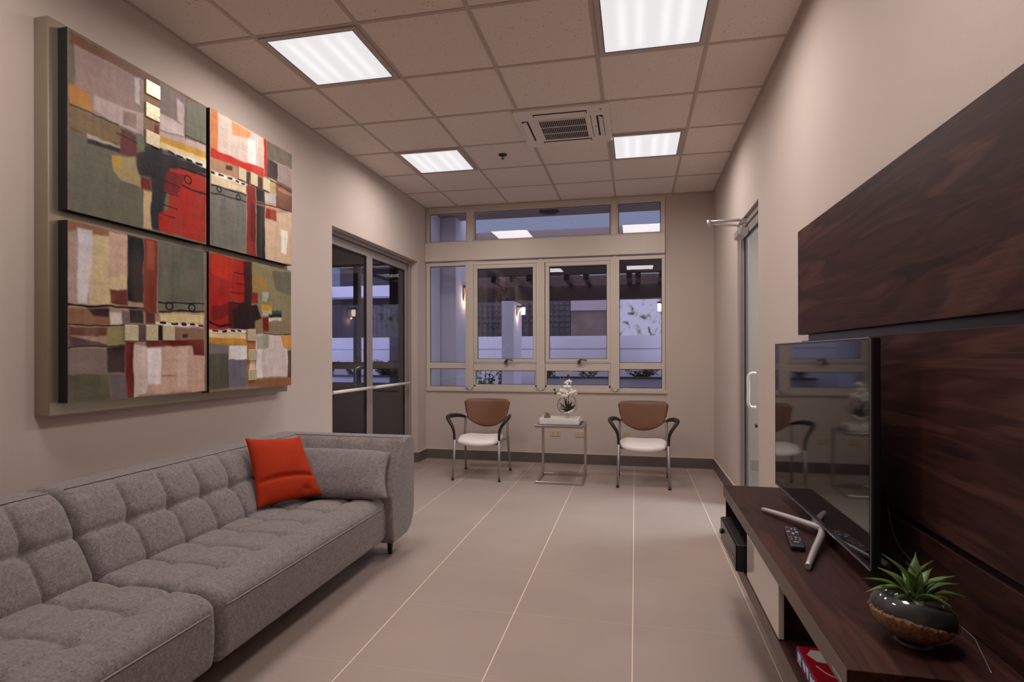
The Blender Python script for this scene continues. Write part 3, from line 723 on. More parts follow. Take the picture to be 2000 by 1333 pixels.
# ================================================================ ARTWORK
ART = {'TL':{'patch':[((112,110,96),[(0.008,0.017),(0.998,0.002),(0.992,0.993),(0.01,1.016)]),((124,84,62),[(0.013,0.019),(0.998,0.002),(0.999,0.078),(0.489,0.057),(0.013,0.086)]),((162,138,132),[(0.04,0.076),(0.43,0.063),(0.483,0.061),(0.483,0.375),(0.32,0.411),(0.041,0.41)]),((188,170,166),[(0.147,0.306),(0.477,0.276),(0.477,0.409),(0.32,0.416),(0.148,0.385)]),((182,132,62),[(0.013,0.306),(0.119,0.301),(0.148,0.408),(0.013,0.421)]),((134,112,82),[(0.013,0.426),(0.3,0.415),(0.431,0.428),(0.431,0.558),(0.316,0.54),(0.013,0.554)]),((112,84,66),[(0.013,0.542),(0.119,0.549),(0.3,0.527),(0.316,0.545),(0.148,0.546),(0.013,0.563)]),((205,196,192),[(0.417,0.071),(0.452,0.066),(0.452,0.227),(0.417,0.222)]),((136,118,116),[(0.598,0.004),(0.817,0.02),(0.818,0.31),(0.599,0.32)]),((196,180,176),[(0.741,0.055),(0.796,0.074),(0.796,0.218),(0.742,0.208)]),((208,194,190),[(0.599,0.214),(0.796,0.218),(0.796,0.296),(0.599,0.32)]),((118,118,102),[(0.817,0.03),(0.998,0.002),(0.999,0.276),(0.811,0.279)]),((200,180,172),[(0.599,0.33),(0.811,0.301),(0.999,0.281),(0.999,0.335),(0.599,0.362)]),((206,160,72),[(0.599,0.357),(0.999,0.335),(0.999,0.404),(0.599,0.425)]),((228,208,158),[(0.599,0.404),(0.999,0.38),(0.999,0.421),(0.599,0.441)]),((232,226,214),[(0.624,0.442),(0.999,0.41),(0.999,0.456),(0.624,0.473)]),((40,36,42),[(0.489,0.466),(0.599,0.446),(0.755,0.444),(0.999,0.456),(0.999,0.492),(0.676,0.558),(0.625,0.885),(0.594,0.984),(0.539,0.985),(0.537,0.665),(0.431,0.668),(0.427,0.549),(0.489,0.507)]),((172,44,30),[(0.676,0.551),(0.999,0.492),(0.992,0.993),(0.588,0.985),(0.594,0.869),(0.664,0.829),(0.676,0.622)]),((120,34,30),[(0.651,0.576),(0.811,0.558),(0.742,0.71),(0.625,0.722)]),((122,38,32),[(0.455,0.675),(0.531,0.672),(0.531,0.739),(0.455,0.751)]),((106,42,46),[(0.316,0.429),(0.431,0.428),(0.431,0.57),(0.316,0.579)]),((182,166,148),[(0.11,0.543),(0.316,0.54),(0.316,0.551),(0.163,0.565),(0.11,0.57)]),((36,32,40),[(0.163,0.565),(0.316,0.551),(0.316,0.579),(0.163,0.592)]),((44,46,56),[(0.11,0.57),(0.163,0.565),(0.163,0.592),(0.11,0.597)]),((168,152,112),[(0.263,0.607),(0.42,0.571),(0.42,0.622),(0.455,0.68),(0.455,0.746),(0.322,0.742),(0.264,0.693)]),((196,160,70),[(0.263,0.612),(0.32,0.601),(0.322,0.664),(0.264,0.674)]),((206,178,142),[(0.478,0.757),(0.531,0.751),(0.533,0.989),(0.478,0.991)]),((48,50,58),[(0.537,0.665),(0.593,0.658),(0.594,0.984),(0.539,0.985)]),((156,120,94),[(0.489,0.057),(0.598,0.057),(0.599,0.441),(0.489,0.455)]),((122,44,42),[(0.555,0.306),(0.593,0.301),(0.593,0.364),(0.555,0.363)]),((120,122,104),[(0.429,0.418),(0.489,0.415),(0.483,0.508),(0.429,0.503)]),((150,128,120),[(0.334,0.311),(0.431,0.296),(0.431,0.387),(0.334,0.397)])],'gold':[[(0.492,0.055),(0.598,0.038),(0.599,0.135),(0.492,0.138)],[(0.492,0.197),(0.596,0.185),(0.596,0.281),(0.492,0.286)],[(0.492,0.373),(0.596,0.357),(0.596,0.449),(0.492,0.46)]],'line':[(0.006,(40,30,32),[(0.013,0.421),(0.3,0.413)]),(0.006,(40,30,32),[(0.289,0.468),(0.431,0.477)]),(0.004,(60,50,50),[(0.817,0.03),(0.811,0.312)]),(0.006,(44,38,38),[(0.811,0.279),(0.999,0.276)]),(0.01,(30,22,24),[(0.77,0.527),(0.861,0.513),(0.999,0.509)]),(0.01,(30,22,24),[(0.783,0.632),(1.0,0.637)]),(0.005,(40,20,22),[(0.537,0.654),(0.757,0.652)]),(0.005,(40,20,22),[(0.6,0.73),(0.757,0.717)]),(0.005,(40,20,22),[(0.6,0.803),(0.743,0.809)]),(0.005,(40,20,22),[(0.6,0.866),(0.716,0.875)]),(0.014,(24,22,26),[(0.669,0.45),(0.708,0.449)]),(0.014,(24,22,26),[(0.742,0.449),(0.783,0.447)]),(0.014,(24,22,26),[(0.822,0.445),(0.865,0.444)]),(0.014,(24,22,26),[(0.908,0.444),(0.953,0.442)])],'ring':[((0.833,0.581),0.022)]},'TR':{'patch':[((190,160,135),[(-0.004,0.002),(1.015,-0.027),(1.017,0.993),(-0.001,0.998)]),((204,128,80),[(0.009,0.007),(0.094,0.009),(0.094,0.284),(0.01,0.285)]),((206,190,180),[(0.077,0.004),(0.617,-0.009),(0.618,0.274),(0.515,0.294),(0.078,0.302)]),((214,150,110),[(0.223,0.011),(0.455,0.007),(0.416,0.08),(0.231,0.112)]),((228,220,214),[(0.406,0.07),(0.504,0.06),(0.506,0.257),(0.408,0.277)]),((188,44,30),[(0.01,0.285),(0.094,0.29),(0.378,0.273),(0.607,0.251),(0.607,0.325),(0.378,0.337),(0.01,0.362)]),((184,40,30),[(0.611,-0.004),(0.649,-0.006),(0.65,0.305),(0.612,0.316)]),((112,106,96),[(0.649,-0.006),(1.007,-0.017),(1.007,0.128),(0.649,0.149)]),((62,52,54),[(0.649,0.149),(0.791,0.149),(0.792,0.302),(0.65,0.305)]),((152,138,138),[(0.791,0.149),(1.002,0.137),(1.002,0.326),(0.792,0.302)]),((172,138,112),[(0.01,0.368),(0.295,0.338),(0.295,0.44),(0.01,0.456)]),((66,36,36),[(0.163,0.37),(0.233,0.359),(0.223,0.393),(0.163,0.4)]),((232,226,214),[(0.01,0.456),(0.417,0.428),(0.408,0.457),(0.01,0.49)]),((216,200,170),[(0.01,0.49),(0.388,0.469),(0.389,0.52),(0.01,0.549)]),((120,120,112),[(-0.002,0.553),(0.389,0.52),(0.39,0.994),(-0.001,0.998)]),((140,50,42),[(0.398,0.447),(0.506,0.441),(0.507,1.006),(0.39,1.006)]),((110,40,36),[(0.437,0.578),(0.496,0.575),(0.497,0.89),(0.438,0.875)]),((38,38,46),[(0.512,0.426),(0.622,0.435),(0.624,1.006),(0.513,1.007)]),((150,120,100),[(0.512,0.544),(0.623,0.535),(0.623,0.562),(0.512,0.574)]),((192,186,182),[(0.629,0.44),(0.77,0.42),(0.77,0.5),(0.629,0.516)]),((124,78,58),[(0.774,0.294),(1.007,0.31),(1.009,0.516),(0.77,0.538)]),((176,130,100),[(0.803,0.354),(1.002,0.356),(1.004,0.377),(0.803,0.383)]),((212,188,162),[(0.629,0.553),(0.77,0.586),(1.009,0.514),(1.01,0.994),(0.624,1.006)]),((238,230,220),[(0.838,0.711),(0.931,0.705),(0.92,0.915),(0.838,0.907)]),((150,36,30),[(0.635,0.563),(0.77,0.562),(0.77,0.651),(0.635,0.654)]),((62,32,32),[(0.388,0.347),(0.436,0.335),(0.437,0.448),(0.388,0.437)]),((96,62,56),[(0.525,0.336),(0.591,0.33),(0.591,0.432),(0.525,0.436)]),((186,164,120),[(0.682,0.315),(0.769,0.309),(0.77,0.417),(0.682,0.425)])],'gold':[[(0.295,0.338),(0.382,0.33),(0.383,0.426),(0.295,0.433)],[(0.436,0.335),(0.521,0.325),(0.521,0.423),(0.437,0.436)],[(0.591,0.33),(0.677,0.321),(0.678,0.425),(0.591,0.432)]],'line':[(0.008,(36,34,34),[(0.005,0.557),(0.078,0.547),(0.163,0.547),(0.389,0.532)]),(0.008,(36,34,34),[(0.005,0.615),(0.163,0.601),(0.389,0.59)]),(0.008,(34,26,28),[(0.65,0.319),(1.007,0.34)]),(0.008,(34,26,28),[(0.515,0.557),(0.77,0.531),(1.009,0.521)]),(0.012,(24,22,26),[(0.013,0.468),(0.045,0.465)]),(0.012,(24,22,26),[(0.094,0.462),(0.137,0.459)]),(0.012,(24,22,26),[(0.184,0.457),(0.224,0.454)]),(0.012,(24,22,26),[(0.268,0.454),(0.305,0.452)]),(0.012,(24,22,26),[(0.345,0.449),(0.379,0.447)])],'ring':[((0.092,0.57),0.016),((0.301,0.573),0.016)]},'BL':{'patch':[((176,150,132),[(0.001,-0.004),(0.978,-0.031),(0.981,0.994),(0.004,1.0)]),((150,110,84),[(0.001,0.001),(0.37,0.006),(0.37,0.075),(0.001,0.19)]),((172,152,142),[(0.001,0.067),(0.055,0.046),(0.055,0.448),(0.002,0.458)]),((206,202,206),[(0.055,0.037),(0.144,0.031),(0.144,0.238),(0.107,0.443),(0.055,0.448)]),((206,188,152),[(0.144,0.054),(0.364,0.027),(0.365,0.321),(0.244,0.446),(0.12,0.447)]),((198,172,152),[(0.238,0.015),(0.364,0.012),(0.365,0.243),(0.238,0.28)]),((34,32,38),[(0.364,0.007),(0.478,0.009),(0.478,0.417),(0.365,0.412)]),((130,60,46),[(0.478,0.004),(0.587,-0.004),(0.575,0.463),(0.478,0.472)]),((156,88,68),[(0.501,0.014),(0.567,0.011),(0.556,0.195),(0.501,0.193)]),((104,106,94),[(0.587,-0.004),(0.974,-0.03),(0.975,0.365),(0.581,0.391)]),((106,30,26),[(0.246,0.347),(0.365,0.341),(0.365,0.441),(0.246,0.436)]),((142,106,82),[(0.002,0.478),(0.244,0.469),(0.244,0.562),(0.002,0.569)]),((60,42,42),[(0.107,0.47),(0.239,0.464),(0.239,0.516),(0.149,0.514)]),((214,204,200),[(0.244,0.488),(0.322,0.486),(0.322,0.554),(0.244,0.559)]),((120,106,104),[(0.322,0.472),(0.376,0.473),(0.376,0.552),(0.322,0.554)]),((32,28,34),[(0.376,0.458),(0.478,0.459),(0.478,0.546),(0.376,0.543)]),((112,112,102),[(0.587,0.394),(0.975,0.369),(0.975,0.438),(0.588,0.457)]),((100,60,50),[(0.49,0.464),(0.563,0.464),(0.563,0.542),(0.49,0.546)]),((216,198,152),[(0.6,0.465),(0.971,0.456),(0.972,0.514),(0.6,0.522)]),((232,226,216),[(0.563,0.522),(0.969,0.522),(0.964,0.54),(0.563,0.543)]),((112,76,56),[(0.002,0.584),(0.233,0.572),(0.234,0.622),(0.002,0.631)]),((96,76,76),[(0.002,0.631),(0.234,0.668),(0.234,0.685),(0.002,0.693)]),((152,142,102),[(0.231,0.569),(0.339,0.558),(0.344,0.678),(0.231,0.674)]),((98,88,88),[(0.429,0.554),(0.49,0.551),(0.49,0.648),(0.429,0.649)]),((30,26,30),[(0.578,0.546),(0.618,0.546),(0.618,0.644),(0.578,0.646)]),((142,116,96),[(0.71,0.549),(0.972,0.554),(0.972,0.628),(0.712,0.636)]),((80,44,40),[(0.778,0.596),(0.833,0.596),(0.819,0.622),(0.778,0.621)]),((112,34,30),[(0.49,0.652),(0.972,0.628),(0.972,0.744),(0.876,0.744),(0.855,0.679),(0.49,0.688)]),((130,118,116),[(0.002,0.7),(0.227,0.696),(0.227,0.847),(0.002,0.841)]),((100,98,80),[(0.002,0.841),(0.239,0.848),(0.245,1.001),(0.004,1.0)]),((116,106,106),[(0.239,0.848),(0.356,0.852),(0.358,0.999),(0.242,1.0)]),((36,28,34),[(0.228,0.688),(0.352,0.68),(0.352,0.847),(0.23,0.843)]),((112,28,28),[(0.35,0.656),(0.404,0.654),(0.407,1.0),(0.356,1.0)]),((212,196,190),[(0.405,0.664),(0.502,0.683),(0.504,0.974),(0.407,1.0)]),((202,172,156),[(0.502,0.693),(0.862,0.684),(0.876,0.747),(0.976,0.747),(0.976,0.993),(0.504,0.984)]),((232,226,226),[(0.502,0.693),(0.607,0.691),(0.607,0.933),(0.504,0.93)]),((214,190,176),[(0.743,0.7),(0.819,0.7),(0.82,0.956),(0.744,0.957)])],'gold':[[(0.34,0.557),(0.433,0.553),(0.429,0.652),(0.339,0.651)],[(0.49,0.551),(0.578,0.548),(0.576,0.646),(0.488,0.648)],[(0.618,0.546),(0.71,0.544),(0.708,0.641),(0.615,0.644)]],'line':[(0.01,(28,24,28),[(0.002,0.464),(0.249,0.454),(0.478,0.449)]),(0.007,(36,26,28),[(0.002,0.574),(0.344,0.557)]),(0.006,(60,40,40),[(0.002,0.693),(0.344,0.678)]),(0.01,(34,32,34),[(0.594,0.393),(0.702,0.39),(0.971,0.373)]),(0.01,(34,32,34),[(0.594,0.451),(0.971,0.432)]),(0.004,(110,60,50),[(0.613,0.879),(0.724,0.885)]),(0.012,(24,22,26),[(0.6,0.526),(0.638,0.526)]),(0.012,(24,22,26),[(0.688,0.527),(0.736,0.527)]),(0.012,(24,22,26),[(0.776,0.526),(0.811,0.527)]),(0.012,(24,22,26),[(0.857,0.528),(0.891,0.53)]),(0.012,(24,22,26),[(0.934,0.53),(0.962,0.53)]),(0.004,(200,190,160),[(0.798,0.459),(0.868,0.474),(0.934,0.469)])],'ring':[((0.673,0.415),0.02),((0.864,0.41),0.02)]},'BR':{'patch':[((150,136,110),[(-0.005,0.004),(1.007,-0.016),(1.006,1.025),(-0.009,0.98)]),((168,40,30),[(-0.005,0.007),(0.441,0.002),(0.442,0.537),(-0.004,0.551)]),((190,60,36),[(0.027,0.016),(0.268,0.017),(0.232,0.198),(0.027,0.153)]),((96,28,26),[(0.198,0.345),(0.439,0.336),(0.439,0.537),(0.198,0.542)]),((120,30,28),[(0.029,0.383),(0.198,0.357),(0.198,0.44),(0.029,0.498)]),((48,28,32),[(0.37,0.013),(0.473,0.004),(0.468,0.346),(0.6,0.333),(0.6,0.442),(0.508,0.464),(0.508,0.528),(0.26,0.539),(0.242,0.401),(0.38,0.329)]),((146,138,108),[(0.473,0.004),(1.007,-0.012),(1.005,0.557),(0.6,0.446),(0.473,0.245)]),((166,134,80),[(0.477,0.092),(0.663,0.119),(0.642,0.227),(0.477,0.218)]),((176,176,168),[(0.6,0.218),(0.684,0.223),(0.663,0.304),(0.6,0.296)]),((116,112,96),[(0.728,0.03),(1.007,0.019),(1.004,0.218),(0.773,0.187)]),((142,36,30),[(0.467,0.245),(0.548,0.236),(0.548,0.329),(0.468,0.336)]),((202,162,62),[(0.59,0.33),(0.729,0.325),(0.729,0.378),(0.59,0.382)]),((190,186,170),[(0.611,0.373),(0.729,0.371),(0.729,0.418),(0.611,0.419)]),((70,82,88),[(0.729,0.367),(0.861,0.361),(0.861,0.413),(0.729,0.418)]),((214,208,196),[(0.686,0.425),(0.866,0.419),(0.866,0.446),(0.686,0.455)]),((36,40,52),[(0.686,0.398),(0.861,0.39),(0.861,0.416),(0.686,0.424)]),((232,226,216),[(-0.004,0.551),(0.4,0.546),(0.39,0.571),(-0.004,0.575)]),((226,206,162),[(-0.004,0.575),(0.4,0.575),(0.4,0.617),(-0.004,0.611)]),((206,150,52),[(-0.004,0.611),(0.404,0.614),(0.404,0.654),(-0.004,0.654)]),((130,124,120),[(-0.004,0.659),(0.207,0.667),(0.199,0.727),(-0.004,0.723)]),((94,94,82),[(-0.006,0.725),(0.199,0.727),(0.199,0.976),(-0.009,0.98)]),((228,222,222),[(0.201,0.667),(0.41,0.664),(0.41,0.771),(0.201,0.77)]),((120,118,130),[(0.199,0.772),(0.414,0.773),(0.405,0.98),(0.199,0.976)]),((150,130,106),[(0.508,0.464),(1.004,0.443),(1.005,0.549),(0.508,0.563)]),((120,34,32),[(0.605,0.427),(0.686,0.422),(0.686,0.547),(0.605,0.551)]),((212,200,196),[(0.518,0.572),(0.949,0.551),(0.95,0.92),(0.519,0.918)]),((234,228,226),[(0.519,0.611),(0.59,0.61),(0.591,0.918),(0.519,0.918)]),((166,162,152),[(0.529,0.588),(0.682,0.57),(0.676,0.687),(0.529,0.688)]),((202,152,82),[(0.842,0.561),(1.01,0.549),(1.01,0.698),(0.889,0.67)]),((152,106,72),[(0.411,0.933),(1.006,0.93),(1.006,1.025),(0.411,0.977)]),((96,70,60),[(0.949,0.698),(1.005,0.698),(1.006,0.937),(0.95,0.928)]),((176,120,80),[(0.414,0.624),(0.519,0.622),(0.519,0.937),(0.411,0.933)]),((226,206,180),[(0.44,0.777),(0.509,0.78),(0.509,0.848),(0.44,0.846)])],'gold':[[(0.41,0.536),(0.508,0.535),(0.508,0.622),(0.41,0.627)],[(0.42,0.693),(0.519,0.692),(0.519,0.777),(0.42,0.78)],[(0.416,0.846),(0.519,0.848),(0.519,0.935),(0.416,0.931)]],'line':[(0.006,(44,20,22),[(0.268,0.114),(0.399,0.108)]),(0.006,(44,20,22),[(0.287,0.19),(0.399,0.189)]),(0.006,(44,20,22),[(0.232,0.27),(0.399,0.258)]),(0.006,(44,20,22),[(0.215,0.349),(0.38,0.343)]),(0.012,(40,22,24),[(-0.001,0.499),(0.094,0.517),(0.234,0.516)]),(0.006,(40,28,28),[(0.605,0.57),(1.005,0.553)]),(0.005,(60,54,50),[(0.195,0.727),(0.195,0.971)]),(0.012,(24,22,26),[(0.045,0.557),(0.086,0.558)]),(0.012,(24,22,26),[(0.132,0.558),(0.18,0.559)]),(0.012,(24,22,26),[(0.23,0.555),(0.27,0.559)]),(0.012,(24,22,26),[(0.309,0.555),(0.343,0.559)])],'ring':[]}}
CAN = {'TL': (2.035, 2.865, 1.95, 2.757), 'TR': (2.895, 3.712, 1.955, 2.765), 'BL': (2.035, 2.867, 1.095, 1.905), 'BR': (2.885, 3.70, 1.085, 1.915)}
art = thing('wall_artwork', 'large abstract artwork of four canvases on a champagne metal backing', 'painting', (XL, 2.87, 1.915))
link_mesh('backing', boxes((XL, XL+.078, 1.99, 3.735, 1.038, 2.79)), M['art_back'], art, bevel=.006)
def poly_sd(P, U, V):
    """inside mask and distance to the outline"""
    ins = np.zeros(U.shape, bool); dist = np.full(U.shape, 9.)
    n = len(P)
    for i in range(n):
        x0, y0 = P[i]; x1, y1 = P[(i+1) % n]
        with np.errstate(divide='ignore', invalid='ignore'):
            cr = ((y0 > V) != (y1 > V)) & (U < (x1-x0)*(V-y0)/(y1-y0+1e-12)+x0)
        ins ^= cr
        dx, dy = x1-x0, y1-y0; L = dx*dx+dy*dy+1e-12
        t = np.clip(((U-x0)*dx+(V-y0)*dy)/L, 0, 1)
        dist = np.minimum(dist, np.hypot(U-x0-t*dx, V-y0-t*dy))
    return np.where(ins, dist, -dist)
def seg_d(P, U, V):
    d = np.full(U.shape, 9.)
    for (x0, y0), (x1, y1) in zip(P[:-1], P[1:]):
        dx, dy = x1-x0, y1-y0; L = dx*dx+dy*dy+1e-12
        t = np.clip(((U-x0)*dx+(V-y0)*dy)/L, 0, 1); d = np.minimum(d, np.hypot(U-x0-t*dx, V-y0-t*dy))
    return d
def vnoise(U, V, fx, fy, seed):
    r = np.random.RandomState(seed); G = r.rand(96, 96)
    x = U*fx+7; y = V*fy+7; i = np.floor(x).astype(int); j = np.floor(y).astype(int); a = x-i; b = y-j
    a = a*a*(3-2*a); b = b*b*(3-2*b)
    g = lambda p, q: G[p % 96, q % 96]
    return (g(i, j)*(1-a)+g(i+1, j)*a)*(1-b)+(g(i, j+1)*(1-a)+g(i+1, j+1)*a)*b
ALB = 1.0
for key in ('TL', 'TR', 'BL', 'BR'):
    y0, y1, z0, z1 = CAN[key]; xf = XL+.13; xb = XL+.078
    cv = link_mesh('canvas', boxes((xb, xf-.0015, y0, y1, z0, z1)), M['art_side'], art)
    N = 250
    u = np.linspace(0, 1, N+1); U, V = np.meshgrid(u, u)           # U right, V down
    s = {'TL': 3, 'TR': 11, 'BL': 23, 'BR': 37}[key]
    Uw = U+.012*(vnoise(U, V, 9, 9, s)-.5)+.008*(vnoise(U, V, 60, 24, s+1)-.5); Vw = V+.012*(vnoise(U, V, 9, 9, s+2)-.5)+.008*(vnoise(U, V, 24, 60, s+3)-.5)
    col = np.ones((N+1, N+1, 3))*np.array(s2l((130, 112, 96)))
    for rgb, P in ART[key]['patch']:
        sd = poly_sd(P, Uw, Vw); w_ = .006
        a = np.clip(sd/w_*.5+.5, 0, 1)
        a *= np.clip(.90+.30*(vnoise(U, V, 14, 5, s+len(P)+rgb[0])-.3), .86, 1)
        a = a[..., None]; col = col*(1-a)+np.array(s2l(rgb))*a
    for wd, rgb, P in ART[key]['line']:
        d = seg_d(P, Uw, Vw); wd = wd/.82*.5
        a = np.clip((wd-d)/.004+.5, 0, 1)[..., None]; col = col*(1-a)+np.array(s2l(rgb))*a
    for (cu, cv_), rr in ART[key]['ring']:
        d = np.abs(np.hypot((U-cu)*.9, V-cv_)-rr/.82); a = np.clip((.0055-d)/.003+.5, 0, 1)[..., None]; col = col*(1-a)+np.array(s2l((28, 22, 26)))*a
    br = 1+.20*(vnoise(U, V, 40, 8, s+50)-.5)+.16*(vnoise(U, V, 8, 40, s+51)-.5)+.16*(vnoise(U, V, 90, 90, s+52)-.5)
    col = np.clip((col**1.14)*1.06*br[..., None]*ALB, .003, .9)
    vs = [(xf, y0+(y1-y0)*uu, z1-(z1-z0)*vv) for vv in u for uu in u]
    cy_, cz_ = 2.87, 1.915
    vs = [(a-XL, b-cy_, c-cz_) for a, b, c in vs]
    fs = [(r*(N+1)+c, (r+1)*(N+1)+c, (r+1)*(N+1)+c+1, r*(N+1)+c+1) for r in range(N) for c in range(N)]
    me = bpy.data.meshes.new('painted_face'); me.from_pydata(vs, [], fs); me.materials.append(M['paint'])
    at = me.color_attributes.new('paint', 'FLOAT_COLOR', 'POINT')
    at.data.foreach_set('color', np.concatenate([col.reshape(-1, 3), np.ones(((N+1)**2, 1))], 1).astype(np.float32).ravel())
    pf = bpy.data.objects.new('painted_face', me); C.objects.link(pf); pf.parent = cv
    for P in ART[key]['gold']:
        us = [p[0] for p in P]; vv = [p[1] for p in P]
        a0, a1 = y0+(y1-y0)*min(us), y0+(y1-y0)*max(us)
        b1, b0 = z1-(z1-z0)*((P[0][1]+P[1][1])/2), z1-(z1-z0)*((P[2][1]+P[3][1])/2)
        link_mesh('gilded_square', boxes((xf-.001, xf+.007, a0, a1, b0, b1)), M['gold'], cv, bevel=.0015, bseg=1)

# ================================================================ SOFA
def dense(path, step):
    out = []
    for a, b in zip(path[:-1], path[1:]):
        a = Vector(a); b = Vector(b); n = max(1, int((b-a).length/step))
        for i in range(n): out.append(a.lerp(b, i/n))
    return out
def sweep_soft(path, a0, a1, na, rnd, disp, place, r0=None, r1=None):
    """closed profile swept along an axis, ends rounded; disp(p, a) pushes along the outward normal"""
    P = [Vector(p) for p in path]; n = len(P)
    area = sum(P[i].x*P[(i+1) % n].y-P[(i+1) % n].x*P[i].y for i in range(n)); sg = 1 if area > 0 else -1
    Nn = []
    for i in range(n):
        t = (P[(i+1) % n]-P[i-1]).normalized(); Nn.append(Vector((t.y, -t.x))*sg)
    r0 = rnd if r0 is None else r0; r1 = rnd if r1 is None else r1
    A = []
    for k in range(9): A.append(a0+r0*(1-math.cos(k/8*PI/2)))
    m = int((a1-a0-r0-r1)/na)
    for k in range(1, m): A.append(a0+r0+(a1-a0-r0-r1)*k/m)
    for k in range(9): A.append(a1-r1*(1-math.sin(k/8*PI/2)))
    bm = BM(); rings = []
    for a in A:
        e0, e1 = a-a0, a1-a; ins = 0
        if e0 < r0: ins = r0-math.sqrt(max(0, r0*r0-(r0-e0)**2))
        if e1 < r1: ins = r1-math.sqrt(max(0, r1*r1-(r1-e1)**2))
        rings.append([bm.verts.new(place(P[i]+Nn[i]*(disp(P[i], a)-ins), a)) for i in range(n)])
    for R0, R1 in zip(rings[:-1], rings[1:]):
        for i in range(n):
            f = bm.faces.new((R0[i], R0[(i+1) % n], R1[(i+1) % n], R1[i])); f.smooth = True
    bm.faces.new(rings[0]); bm.faces.new(rings[-1][::-1])
    return bm
seat_path = dense([(-2.44, .12), (-1.62, .12)], .05)+dense([(-1.62, .12), (-1.565, .128), (-1.538, .15), (-1.53, .19), (-1.526, .27), (-1.530, .345), (-1.540, .368), (-1.565, .388), (-1.61, .403), (-1.70, .412), (-2.10, .412)], .009)+dense([(-2.10, .412), (-2.44, .40), (-2.44, .12)], .04)
back_path = dense([(-2.09, .33), (-2.100, .44), (-2.165, .57), (-2.235, .69), (-2.275, .742), (-2.300, .757), (-2.34, .762), (-2.43, .760), (-2.48, .745), (-2.50, .70)], .010)+dense([(-2.50, .70), (-2.50, .13), (-2.2, .13), (-2.09, .33)], .05)
def gap(a, L): return min(abs(a-v) for v in L)
def seat_disp(ys, ymax=9):
    xs = (-1.955, -1.725)
    def f(p, a):
        x, z = p
        if z < .30: return 0
        fade = max(0, min(1, (z-.345)/.05))
        dy, dx = gap(a, ys), gap(x, xs)
        if x > -1.70: dy = dy+max(0, (x+1.70))*.6
        cr = .45*(1-math.exp(-dy/.007))*(1-math.exp(-dx/.009))+.55*(1-math.exp(-dy/.035))*(1-math.exp(-dx/.035))
        bt = min(math.hypot(a-v, x-q) for v in ys for q in xs)
        return fade*(.026*cr-.014-.022*math.exp(-(bt/.030)**2))
    return f
def back_disp(ys):
    def f(p, a):
        x, z = p
        if x < -2.30 or z < .36: return 0
        fade = max(0, min(1, (.755-z)/.05))
        dy, dz = gap(a, ys), abs(z-.585)
        cr = .5*(1-math.exp(-dy/.007))*(1-math.exp(-dz/.008))+.5*(1-math.exp(-dy/.035))*(1-math.exp(-dz/.035))
        bt = min(math.hypot(a-v, z-.585) for v in ys)
        return fade*(.030*cr-.014-.030*math.exp(-(bt/.032)**2))
    return f
pl_xz = lambda p, a: (p.x, a, p.y)
def leg(bm, x, y):
    lathe(bm, [(0, 0), (.014, 0), (.022, .125), (0, .125)], x, y, 16); return bm
def module(y0, y1, ys, label, group):
    s = thing('sofa_section', label, 'sofa', (-2.0, (y0+y1)/2, 0), group)
    st = link_mesh('seat', sweep_soft(seat_path, y0, y1, .006, .045, seat_disp(ys), pl_xz), M['fabric'], s)
    bk = link_mesh('backrest', sweep_soft(back_path, y0, y1-(.04 if y1 > 3 else 0), .006, .045, back_disp(ys), pl_xz), M['fabric'], s)
    link_mesh('piping', tube(BM(), [(-1.5285, y0+.03, .352), (-1.5275, y0+.08, .352), (-1.5275, (min(y1, 3.5))-.05, .352)], .0028, 6), M['piping'], st)
    link_mesh('piping', tube(BM(), [(-2.292, y0+.03, .757), (-2.292, min(y1, 3.54)-.03, .757)], .0026, 6), M['piping'], bk)
    return s
s1 = module(.30, 1.855, [.365, .58, .795, 1.01, 1.225, 1.44, 1.655], 'near grey tufted armless sofa section cut off by the picture edge', 'two sections of the grey sofa')
for x, y in ((-1.60, .42), (-1.80, 1.60), (-2.38, .42), (-2.38, 1.70)): link_mesh('leg', leg(BM(), x, y), M['legwood'], s1)
ys2 = [2.105, 2.325, 2.54, 2.75, 2.965, 3.18]
s2 = module(1.862, 3.64, ys2, 'far grey tufted sofa section with an armrest, near the glass door', 'two sections of the grey sofa')
for x, y in ((-1.575, 3.477), (-1.85, 2.2), (-2.38, 3.50), (-2.38, 2.0)): link_mesh('leg', leg(BM(), x, y), M['legwood'], s2)
# armrest: profile in (y, z), swept along x
arm_path = dense([(3.30, .30), (3.305, .42), (3.36, .52), (3.43, .64), (3.495, .735), (3.520, .755), (3.545, .762), (3.62, .760), (3.650, .750), (3.664, .72), (3.668, .60), (3.668, .30), (3.655, .22), (3.61, .155), (3.54, .122)], .012)+dense([(3.54, .122), (3.32, .122), (3.30, .30)], .04)
def arm_disp(p, a):
    y, z = p
    if y > 3.53 or z < .40: return 0
    fade = max(0, min(1, (.755-z)/.05))*max(0, min(1, (-1.56-a)/.06))
    dz = abs(z-.585); dx = gap(a, (-1.955, -1.725, -2.185))
    return fade*(.024*(1-math.exp(-dz/.02))*(1-math.exp(-dx/.02))-.008)
ar = link_mesh('armrest', sweep_soft(arm_path, -2.47, -1.480, .010, .03, arm_disp, lambda p, a: (a, p.x, p.y), r1=.016), M['fabric'], s2)
link_mesh('piping', tube(BM(), [(-2.29, 3.52, .757), (-1.50, 3.52, .757)], .0026, 6), M['piping'], ar)

